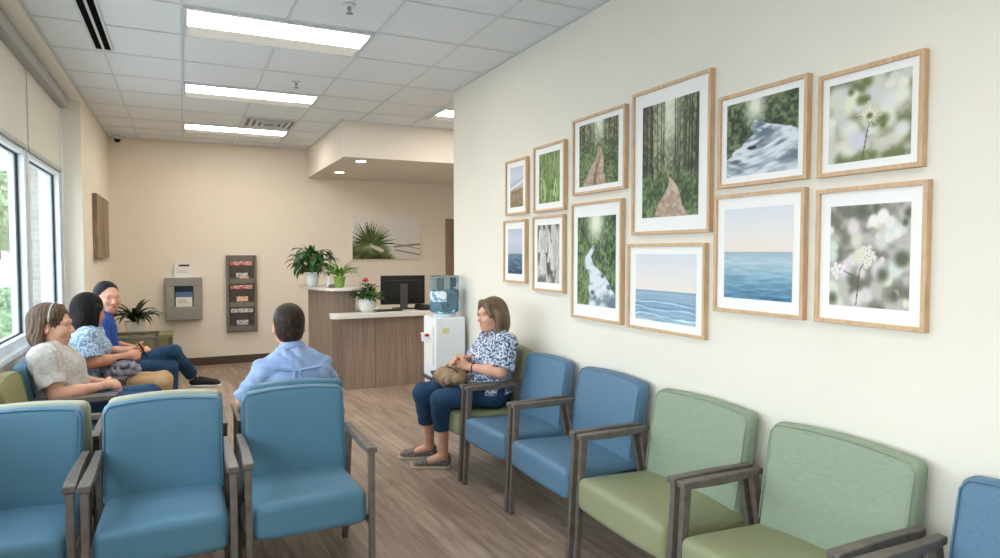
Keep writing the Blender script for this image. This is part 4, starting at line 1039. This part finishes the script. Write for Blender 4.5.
def person(name, label, loc, rz, sp, parts):
    """sp: joints in local coordinates, facing +Y. Returns root, helper dict"""
    root = thing(name, label, 'person', loc, rz)
    g_ = dict(P=V3(0, 0, .56), C=V3(0, -.02, .86), N=V3(0, -.02, 1.03), H=V3(0, .02, 1.17), hs=1.0, fat=1.0, sw=.17, fem=False, yaw=0, pitch=0, roll=0, arm=1.0, chest=1.0)
    g_.update(sp)
    P, C_, N, H = [np.array(g_[k], float) for k in 'PCNH']; fat = g_['fat']; fem = g_['fem']; sw = g_['sw']; am = g_['arm']
    Rh = rotm(g_['yaw'], g_['pitch'], g_['roll']); tw = np.array(Matrix.Rotation(R(g_.get('twist', 0)), 3, 'Z')); xs = tw @ V3(1, 0, 0); ys = tw @ V3(0, 1, 0)
    Rt = basis_up(C_ - P, xs)
    sho = {s: N + xs * s * sw + V3(0, 0, -.055 - g_.get('slope', 0)) - ys * .01 for s in (-1, 1)}
    if 'sho' in g_:
        for s in (-1, 1): sho[s] = np.array(g_['sho'][s])
    hip = {s: P + V3(s * .085, .0, -.01) for s in (-1, 1)}
    def torso(S_, inf, k=.05):
        S_.el(P + V3(0, 0, .0), (.165 * (1 + .4 * (fat - 1)) + inf, .115 * fat + inf, .105 + inf), Rt, k)
        S_.el(P * .52 + C_ * .48 + ys * .015 * fat, (.135 * fat + inf, .108 * fat + inf, .16 + inf), Rt, k)
        S_.el(C_, (.150 * g_['chest'] + inf, .105 * g_['chest'] + inf, .155 + inf), Rt, k)
        S_.rc(sho[-1] * .93 + N * .07, sho[1] * .93 + N * .07, .052 * am + inf, .052 * am + inf, k)
        if fem:
            for s in (-1, 1): S_.el(C_ + xs * s * .068 + ys * .078 * g_['chest'] + V3(0, 0, -.01), (.062 + inf, .058 + inf, .062 + inf), Rt, .04)
        S_.rc(N + V3(0, 0, .0), (sho[-1] * .5 + N * .5) + V3(0, 0, -.005), .045 + inf, .046 + inf, .04); S_.rc(N, (sho[1] * .5 + N * .5) + V3(0, 0, -.005), .045 + inf, .046 + inf, .04)
    h = g_.get('h', .0055)
    B = SDF(h); torso(B, -.012)
    nb = N + V3(0, 0, -.02); ht = H + Rh @ V3(0, -.025, -.055) * g_['hs']
    B.rc(nb, ht, .056 if not fem else .050, .050 if not fem else .045, .03)
    T = add_head(B, H, Rh, g_['hs'], fem)
    el_, wr, kn, an = g_['elbow'], g_['wrist'], g_['knee'], g_['ankle']
    for s in (-1, 1):
        e = np.array(el_[s]); w = np.array(wr[s]); B.rc(sho[s], e, .046 * am, .036 * am, .03); m_ = e * .65 + w * .35
        B.rc(e, m_, .036 * am, .037 * am, .02); B.rc(m_, w, .037 * am, .024, .02)
        hd = g_['hand'][s]; add_hand(B, w, hd[0], hd[1], hd[2], hd[3], g_.get('hands', 1.0))
        k_ = np.array(kn[s]); a_ = np.array(an[s]); lf = g_.get('leg', 1.0)
        B.rc(hip[s], k_, .082 * lf - .01, .054 * lf - .008, .03); c_ = k_ * .68 + a_ * .32 + unit(np.cross(V3(1, 0, 0), a_ - k_)) * -.012
        B.rc(k_, c_, .05 * lf - .008, .054 * lf - .009, .02); B.rc(c_, a_, .052 * lf - .009, .033, .02)
        fd = unit(np.array(g_['foot'][s])); B.rc(a_ + V3(0, 0, -.01), a_ + fd * .10 + V3(0, 0, -.045) * g_.get('footdrop', 1), .034, .026, .02)
    B.build('body', g_['skin'], root)
    # face parts
    hs = g_['hs']
    for s in (-1, 1):
        e = MB(); e.lathe([(.0005, -.0115), (.0065, -.0095), (.0108, -.004), (.0115, 0), (.0108, .004), (.0065, .0095), (.0005, .0115)], n=14, cap=False)
        o = e.build('eye', 'eye_white', root); o.location = Vector(T((s * .031, .0715, .003))); o.scale = (hs * .86,) * 3
        ir = MB(); ir.lathe([(.0005, -.006), (.0045, -.004), (.006, 0), (.0045, .004), (.0005, .006)], n=12, cap=False)
        i_ = ir.build('iris', 'iris', o); i_.location = tuple(Rh @ V3(g_.get('gaze', 0) * .003, .0072, 0))
        Bw = SDF(.003); a = [T((s * .016, .0862, .023)), T((s * .032, .0868, .028)), T((s * .048, .0732, .023))]
        Bw.rc(a[0], a[1], .0035 * hs, .0032 * hs, .003).rc(a[1], a[2], .0032 * hs, .002 * hs, .003); Bw.build('eyebrow', g_['hair'], root)
    Lp = SDF(.003); Lp.rc(T((-.020, .082, -.059)), T((0, .0895, -.057)), .003 * hs, .0045 * hs, .004).rc(T((.020, .082, -.059)), T((0, .0895, -.057)), .003 * hs, .0045 * hs, .004)
    Lp.rc(T((-.017, .082, -.064)), T((0, .0885, -.066)), .003 * hs, .0055 * hs, .004).rc(T((.017, .082, -.064)), T((0, .0885, -.066)), .003 * hs, .0055 * hs, .004); Lp.build('lips', 'lip', root)
    info = dict(root=root, T=T, Rh=Rh, sho=sho, hip=hip, P=P, C=C_, N=N, H=H, hs=hs, torso=torso, xs=xs, ys=ys, Rt=Rt, g=g_)
    return info

def top_garment(I, name, m, hem=.50, sleeve=.5, inf=.012, vneck=0, seed=1, amp=.0022, f=34, flare=0, slr=1.12, collar=None):
    S_ = SDF(.006); I['torso'](S_, inf)
    g_ = I['g']; am = g_['arm']
    for s in (-1, 1):
        a = I['sho'][s]; e = np.array(g_['elbow'][s]); 
        if sleeve <= 1:
            c = a + (e - a) * sleeve; S_.rc(a, e, .046 * am * slr + inf, (.040 * am + flare) * slr + inf, .03, cut=[(c, e - a)])
        else:
            w = np.array(g_['wrist'][s]); c = e + (w - e) * (sleeve - 1); S_.rc(a, e, .046 * am * slr + inf, .040 * am * slr + inf, .03); S_.rc(e, w, .040 * am * slr + inf, .030 * am * slr + inf, .02, cut=[(c, w - e)])
    P = I['P']; S_.el(P + V3(0, .0, .0), (.172 * (1 + .4 * (g_['fat'] - 1)) + inf, .125 * g_['fat'] + inf, .12), I['Rt'], .05)
    S_.disp = wrinkle(amp, f, seed)
    S_.cuts.append((V3(0, 0, hem), V3(0, 0, -1)))
    N = I['N']
    up = unit(I['H'] - N)
    S_.rc(N + up * .025 - I['ys'] * .01, N + up * .2, .058, .085, .008, '-')
    if vneck: S_.rc(N + I['ys'] * .05 + V3(0, 0, .02), N + I['ys'] * (.125) + V3(0, 0, -.02 - vneck), .042, .010, .01, '-')
    return S_.build(name, m, I['root'])

def trousers(I, name, m, hemf=(.92, .92), inf=.012, seed=5, amp=.0035, top=.66):
    S_ = SDF(.006); g_ = I['g']; P = I['P']; lf = g_.get('leg', 1.0)
    S_.el(P, (.170 * (1 + .4 * (g_['fat'] - 1)) + inf, .122 * g_['fat'] + inf, .115 + inf), I['Rt'], .04)
    for i, s in enumerate((-1, 1)):
        h_ = I['hip'][s]; k_ = np.array(g_['knee'][s]); a_ = np.array(g_['ankle'][s])
        S_.rc(h_, k_, .086 * lf + inf, .056 * lf + inf, .03); c = k_ + (a_ - k_) * hemf[i]
        S_.rc(k_, a_, .056 * lf + inf, .040 * lf + inf, .02, cut=[(c, a_ - k_)])
    S_.disp = wrinkle(amp, 30, seed); S_.cuts.append((V3(0, 0, top), V3(0, 0, 1)))
    return S_.build(name, m, I['root'])

def shoes(I, m, sole, heels, sc=1.0):
    """heels: {s:(heel point on sole, toe direction, up)}"""
    for s in (-1, 1):
        hp, fd, up = [np.array(q, float) for q in heels[s]]
        fd = unit(fd); up = unit(up - fd * (up @ fd)); sd = np.cross(fd, up); Rm = np.stack([sd, fd, up], 1)
        T = lambda p: hp + Rm @ (np.array(p, float) * sc)
        U = SDF(.0045)
        U.rc(T((0, .045, .045)), T((0, .20, .030)), .040 * sc, .034 * sc, .02).el(T((0, .20, .028)), np.array((.042, .062, .034)) * sc, Rm, .02).rc(T((0, .035, .045)), T((0, .04, .088)), .036 * sc, .037 * sc, .02)
        U.rc(T((0, .045, .12)), T((0, .045, .088)), .034 * sc, .030 * sc, .006, '-')
        U.cuts.append((T((0, 0, .016)), -up)); U.rc(T((0, .10, .062)), T((0, .17, .046)), .026 * sc, .022 * sc, .02)
        U.cuts.append((T((0, .0, .098)), up)); o = U.build('shoe', m, I['root'])
        Q = SDF(.0045); Q.rc(T((0, .04, .01)), T((0, .20, .01)), .044 * sc, .046 * sc, .01).el(T((0, .21, .01)), np.array((.045, .065, .05)) * sc, Rm, .01)
        Q.cuts.append((T((0, 0, .0)), -up)); Q.cuts.append((T((0, 0, .019)), up)); Q.build('sole', sole, o)

def hair(I, m, prims, cutf=(0, .085, -.035, .060, .070, .105), strands=.0016, nst=34, h=.0055, extra=()):
    S_ = SDF(h); T = I['T']; Rh = I['Rh']; hs = I['hs']
    for q in prims:
        if len(q) == 8: S_.rc(T(q[0:3]), T(q[3:6]), q[6] * hs, q[7] * hs, .02)
        else: S_.el(T(q[0:3]), np.array(q[3:6]) * hs, Rh, .025)
    for q in [cutf] + list(extra):
        S_.el(T(q[0:3]), np.array(q[3:6]) * hs, Rh, .012, '-')
    H = I['H']
    def fn(X, Y, Z):
        x = (X - H[0]) * Rh[0, 0] + (Y - H[1]) * Rh[1, 0] + (Z - H[2]) * Rh[2, 0]; y = (X - H[0]) * Rh[0, 1] + (Y - H[1]) * Rh[1, 1] + (Z - H[2]) * Rh[2, 1]
        return strands * np.sin(np.arctan2(x, y) * nst + 2.2 * np.sin(Z * 30) + 1.3 * np.sin(Y * 55)) * np.minimum(1, np.sqrt(x * x + y * y) / .06)
    S_.disp = fn
    return S_.build('hair', m, I['root'])

CAP = (0, -.020, .034, .086, .104, .096)
# ---- woman in the window row, grey T-shirt
I = person('person', 'woman with brown bob in a grey T-shirt and jeans, hands clasped', (-.765, 5.08, 0), R(-90),
    dict(P=(0, .03, .57), C=(0, -.0, .82), N=(0, -.02, .955), H=(0, -.005, 1.085), hs=1.16, fat=1.34, chest=1.24, sw=.185, fem=True, yaw=-10, pitch=2, arm=1.25, leg=1.05, skin='skin_a', hair='hair_brown',
    elbow={1: (.24, .05, .67), -1: (-.24, .06, .67)}, wrist={1: (.07, .30, .685), -1: (-.07, .31, .67)},
    hand={1: ((-.75, .65, -.05), (-.6, -.4, -.7), (0, .3, .9), 38), -1: ((.8, .55, -.1), (.5, -.4, -.75), (0, .3, .9), 38)},
    knee={1: (.13, .54, .56), -1: (-.12, .54, .56)}, ankle={1: (.13, .52, .10), -1: (-.12, .52, .10)}, foot={1: (.1, 1, 0), -1: (-.1, 1, 0)}), None)
top_garment(I, 'tee_shirt', 'tee', hem=.56, sleeve=.72, vneck=.03, amp=.005, flare=.012, seed=2)
trousers(I, 'jeans', 'denim')
shoes(I, 'shoe_black', 'sole', {s: ((s * .13, .46, 0), (s * .1, 1, 0), (0, 0, 1)) for s in (-1, 1)})
hair(I, 'hair_brown', [CAP, (.078, -.02, .02, .086, -.03, -.10, .024, .022), (-.078, -.02, .02, -.086, -.03, -.10, .024, .022), (0, -.055, -.035, .088, .062, .098), (.05, -.05, -.06, .085, -.03, -.115, .04, .022), (-.05, -.05, -.06, -.092, -.03, -.125, .04, .026), (-.03, .030, .098, -.078, .025, .050, .020, .014), (.03, .030, .098, .078, .025, .050, .020, .014)],
     strands=.0028, nst=26, cutf=(0, .098, -.022, .064, .074, .100), extra=[(.085, .012, -.022, .02, .022, .05), (-.085, .012, -.022, .02, .022, .05)])
hb = SDF(.004); T = I['T']; pr_ = None
for k in range(13):
    a = math.pi * k / 12; q = T((math.cos(a) * .089, .012, .030 + math.sin(a) * .100))
    if pr_ is not None: hb.rc(pr_, q, .0045, .0045, .002)
    pr_ = q
hb.build('hairband', 'tee', I['root'])

# ---- black-haired woman
I = person('person', 'woman with long black hair in a blue print blouse holding a phone', (-.655, 5.68, 0), R(-90),
    dict(P=(0, -.02, .57), C=(0, .0, .86), N=(0, .03, 1.00), H=(0, .025, 1.125), hs=1.08, fat=1.2, chest=1.15, sw=.165, fem=True, yaw=44, pitch=8, arm=1.12, skin='skin_b', hair='hair_black',
    elbow={1: (.22, .06, .77), -1: (-.23, .08, .77)}, wrist={1: (.10, .27, .79), -1: (-.09, .27, .79)},
    hand={1: ((-.5, .8, .0), (-.7, -.3, -.4), (.2, 0, .9), 45), -1: ((.35, .9, .05), (.6, -.2, .55), (-.4, 0, .9), 40)},
    knee={1: (.10, .50, .57), -1: (-.09, .50, .56)}, ankle={1: (.10, .48, .10), -1: (-.09, .48, .10)}, foot={1: (.1, 1, 0), -1: (-.1, 1, 0)}), None)
top_garment(I, 'blouse', 'blouse_blue', hem=.60, sleeve=.82, vneck=.04, amp=.005, flare=.016, seed=4)
trousers(I, 'trousers', 'tan_pants')
shoes(I, 'shoe_black', 'sole', {s: ((s * .10, .42, 0), (s * .1, 1, 0), (0, 0, 1)) for s in (-1, 1)})
hair(I, 'hair_black', [CAP, (.08, -.01, .02, .082, -.01, -.17, .026, .020), (-.08, -.01, .02, -.082, -.01, -.17, .026, .020), (0, -.06, -.06, .088, .058, .15)], strands=.0010, cutf=(0, .095, -.045, .050, .060, .100))
bg = thing('handbag', 'grey slouchy handbag on the lap of the black-haired woman', 'bag', (-.43, 5.58, .635), R(10))
S_ = SDF(.006); S_.el((0, 0, .055), (.13, .10, .060), None, .02).el((.02, -.03, .085), (.09, .06, .045), None, .02); S_.disp = wrinkle(.008, 60, 8); S_.build('bag_body', 'bag_grey', bg)
S_ = SDF(.005); S_.el((.02, -.055, .075), (.075, .035, .035), None, .02); S_.build('bag_flap', 'bag_dark', bg)
MB().tube([(-.09, 0, .08), (-.07, -.05, .13), (0, -.08, .145), (.07, -.06, .13), (.09, 0, .08)], .006).build('strap', 'bag_dark', bg)
pn = thing('phone', 'dark mobile phone held by the black-haired woman', 'phone', (-.285, 5.725, .80), R(-78)); pn.rotation_euler = (R(28), 0, R(-80))
MB().rbox(-.036, .036, -.0045, .0045, -.06, .075, .004, 3).build('phone_body', 'black', pn)

# ---- man in blue polo, legs crossed
I = person('person', 'man in a blue polo and jeans sitting with legs crossed', (-.62, 6.34, 0), R(-90),
    dict(P=(0, .0, .57), C=(0, .0, .88), N=(0, .015, 1.04), H=(0, .05, 1.182), hs=1.10, fat=1.0, sw=.185, yaw=-58, pitch=3, arm=1.05, skin='skin_c', hair='hair_black', gaze=0,
    elbow={1: (.24, .03, .76), -1: (-.23, .04, .76)}, wrist={1: (.06, .27, .745), -1: (-.06, .27, .73)},
    hand={1: ((-.6, .8, -.1), (-.4, -.3, -.8), (0, .3, .9), 25), -1: ((.45, .9, -.1), (.4, -.2, -.85), (.3, .2, .9), 25)},
    knee={1: (.10, .50, .57), -1: (.04, .53, .70)}, ankle={1: (.10, .50, .10), -1: (-.11, .69, .435)}, foot={1: (.1, 1, 0), -1: (-.15, .95, -.28)}, footdrop=.6), None)
top_garment(I, 'polo_shirt', 'polo', hem=.58, sleeve=.62, vneck=.03, amp=.002, flare=.008, seed=6)
S_ = SDF(.004); N = I['N']
for s in (-1, 1): S_.rc(N + V3(s * .052, -.03, .012), N + V3(s * .03, .062, -.015), .013, .011, .006); S_.rc(N + V3(s * .052, -.03, .012), N + V3(0, -.062, .02), .013, .013, .006)
S_.build('collar', 'polo', I['root'])
trousers(I, 'jeans', 'denim', hemf=(.90, .93), top=.9)
shoes(I, 'shoe_black', 'sole', {1: ((.10, .44, 0), (.1, 1, 0), (0, 0, 1)), -1: ((-.105, .650, .365), (-.15, .97, -.08), (.05, .12, .95))}, 1.0)
hair(I, 'hair_black', [(0, -.024, .036, .080, .099, .089)], cutf=(0, .104, -.016, .064, .078, .090), strands=.0012,
     extra=[(0, .04, -.105, .14, .12, .075), (.09, .004, -.022, .020, .018, .034), (-.09, .004, -.022, .020, .018, .034)])

# ---- man seen from behind
I = person('person', 'man in a light blue shirt seen from behind', (.575, 4.01, 0), 0,
    dict(P=(0, .0, .57), C=(0, -.02, .84), N=(-.01, -.02, .985), H=(-.02, .01, 1.125), hs=1.10, fat=1.12, chest=1.22, sw=.166, slope=.06, yaw=-4, pitch=2, arm=1.1, skin='skin_c', hair='hair_dark',
    elbow={1: (.225, .03, .70), -1: (-.275, .02, .70)}, wrist={1: (.12, .26, .665), -1: (-.12, .26, .665)},
    hand={1: ((-.6, .8, -.1), (-.4, -.2, -.85), (-.3, .3, .9), 25), -1: ((.6, .8, -.1), (.4, -.2, -.85), (.3, .3, .9), 25)},
    knee={1: (.14, .48, .55), -1: (-.14, .48, .55)}, ankle={1: (.14, .47, .10), -1: (-.14, .47, .10)}, foot={1: (.1, 1, 0), -1: (-.1, 1, 0)}), None)
top_garment(I, 'shirt', 'shirt_lb', hem=.56, sleeve=.86, amp=.007, f=40, seed=9, slr=1.12, flare=.008)
S_ = SDF(.004); N = I['N']; n_ = 18; pv = None
for k in range(n_ + 1):
    a = 2 * math.pi * k / n_; q = N + V3(.060 * math.sin(a), -.002 - .058 * math.cos(a), .020 + .014 * math.cos(a))
    if pv is not None: S_.rc(pv, q, .017, .017, .004).rc(pv + V3(0, 0, .018), q + V3(0, 0, .018), .009, .009, .004)
    pv = q
S_.build('collar', 'shirt_lb', I['root'])
S_ = SDF(.004)
S_.rc((-.13, -.158, .905), (0, -.150, .888), .009, .009, .004).rc((0, -.152, .888), (.13, -.158, .905), .009, .009, .004).rc((-.012, -.156, .888), (-.03, -.166, .74), .007, .009, .004).rc((.012, -.156, .888), (.03, -.166, .74), .007, .009, .004)
S_.build('back_pleat', 'shirt_lb', I['root'])
trousers(I, 'trousers', 'denim_dark')
shoes(I, 'shoe_black', 'sole', {s: ((s * .14, .41, 0), (s * .1, 1, 0), (0, 0, 1)) for s in (-1, 1)})
hair(I, 'hair_dark', [(0, -.020, .034, .081, .100, .092), (0, -.05, -.028, .070, .056, .060), (.0, .03, .080, .062, .05, .035)], cutf=(0, .095, -.03, .072, .075, .105), strands=.0012, nst=50,
     extra=[(.092, .008, -.015, .022, .022, .045), (-.092, .008, -.015, .022, .022, .045)])

# ---- woman on the right
I = person('person', 'woman in a navy floral blouse and cropped jeans, brown bag on lap', (2.005, 4.30, 0), R(90),
    dict(P=(0, .03, .57), C=(-.03, -.02, .82), N=(-.05, -.01, .975), H=(-.055, .035, 1.115), hs=1.0, fat=1.15, chest=1.12, sw=.165, fem=True, yaw=8, pitch=3, arm=1.1, leg=1.0, skin='skin_a', hair='hair_blond',
    elbow={-1: (-.245, .05, .735), 1: (.20, .06, .75)}, wrist={-1: (-.06, .205, .755), 1: (.07, .20, .79)},
    hand={-1: ((.65, .7, .1), (.5, -.4, .3), (-.3, .2, .9), 28), 1: ((-.4, .85, .12), (-.3, -.2, -.8), (-.6, .2, .5), 18)},
    knee={-1: (-.05, .42, .545), 1: (.21, .46, .545)}, ankle={-1: (.12, .335, .10), 1: (.37, .35, .10)}, foot={-1: (.45, 1, 0), 1: (.45, 1, 0)}), None)
top_garment(I, 'blouse', 'blouse_navy', hem=.56, sleeve=.86, vneck=.06, amp=.005, flare=.022, seed=12)
trousers(I, 'cropped_jeans', 'denim', hemf=(.50, .52), inf=.013)
shoes(I, 'shoe_pattern', 'sole_tan', {-1: ((.115, .28, 0), (.46, 1, 0), (0, 0, 1)), 1: ((.365, .295, 0), (.43, 1, 0), (0, 0, 1))}, 1.06)
hair(I, 'hair_blond', [CAP, (.080, .0, .02, .092, .0, -.13, .028, .022), (-.080, .0, .02, -.092, .0, -.13, .028, .022), (0, -.068, -.045, .094, .068, .128), (-.03, .06, .09, -.075, .055, .0, .022, .014), (.03, .06, .09, .075, .055, .0, .022, .014)],
     cutf=(0, .098, -.045, .058, .064, .115))
S_ = SDF(.003); w = V3(-.06, .205, .755); d_ = unit(w - V3(-.245, .05, .735)); a1 = unit(np.cross(d_, V3(0, 0, 1))); b1 = np.cross(d_, a1); pv = None
for k in range(17):
    a = 2 * math.pi * k / 16; q = w - d_ * .028 + (a1 * math.cos(a) + b1 * math.sin(a)) * .0265
    if pv is not None: S_.rc(pv, q, .0055, .0055, .002)
    pv = q
S_.el(w - d_ * .028 - a1 * .0 + V3(0, 0, .028), (.014, .014, .006), None, .003); S_.build('wrist_watch', 'watch', I['root'])
bg = thing('handbag', 'brown fabric handbag on the lap of the woman in the floral blouse', 'bag', (1.70, 4.36, .628), R(98))
S_ = SDF(.005); S_.el((.0, .0, .045), (.155, .105, .062), None, .02).el((.02, -.05, .075), (.10, .05, .048), None, .03); S_.disp = wrinkle(.008, 55, 3); S_.build('bag_body', 'bag', bg)
MB().tube([(-.11, .02, .07), (-.06, -.05, .128), (.02, -.07, .136), (.09, -.04, .118), (.12, .02, .07)], .008).build('strap', 'bag', bg)
MB().tube([(-.11, .0, .095), (-.04, .0, .112), (.05, .0, .110), (.12, .01, .085)], .004).build('zip', 'bag_dark', bg)
# ------------------------------------------------------------------ camera, world, render look
F_PX = 660.0; H_C = 1.56; pitch = math.atan(27 / F_PX); yaw = math.atan(317 / F_PX)
cam = bpy.data.cameras.new('camera'); co = bpy.data.objects.new('camera', cam); COL.objects.link(co)
cam.sensor_width = 36; cam.lens = F_PX / 1000 * 36; cam.clip_start = .05; cam.clip_end = 300
co.location = (0, 0, H_C)
fwd = Vector((math.sin(yaw) * math.cos(pitch), math.cos(yaw) * math.cos(pitch), -math.sin(pitch)))
co.rotation_euler = fwd.to_track_quat('-Z', 'Y').to_euler()
scene.camera = co

w = bpy.data.worlds.new('world'); scene.world = w; w.use_nodes = True
nt = w.node_tree; bg_ = nt.nodes['Background']
tc = nt.nodes.new('ShaderNodeTexCoord'); sp = nt.nodes.new('ShaderNodeSeparateXYZ'); rp = nt.nodes.new('ShaderNodeValToRGB')
rp.color_ramp.elements[0].position = 0.45; rp.color_ramp.elements[0].color = (.84, .90, .94, 1)
rp.color_ramp.elements[1].position = 0.9; rp.color_ramp.elements[1].color = (.70, .84, 1.0, 1)
mp = nt.nodes.new('ShaderNodeMapRange'); mp.inputs[1].default_value = -1; mp.inputs[2].default_value = 1
nt.links.new(tc.outputs['Generated'], sp.inputs[0]); nt.links.new(sp.outputs['Z'], mp.inputs[0]); nt.links.new(mp.outputs[0], rp.inputs[0])
nt.links.new(rp.outputs[0], bg_.inputs[0]); bg_.inputs[1].default_value = 3.6

scene.view_settings.view_transform = 'Standard'; scene.view_settings.look = 'None'
scene.view_settings.gamma = 1; scene.view_settings.use_curve_mapping = False
scene.view_settings.exposure = 0.85
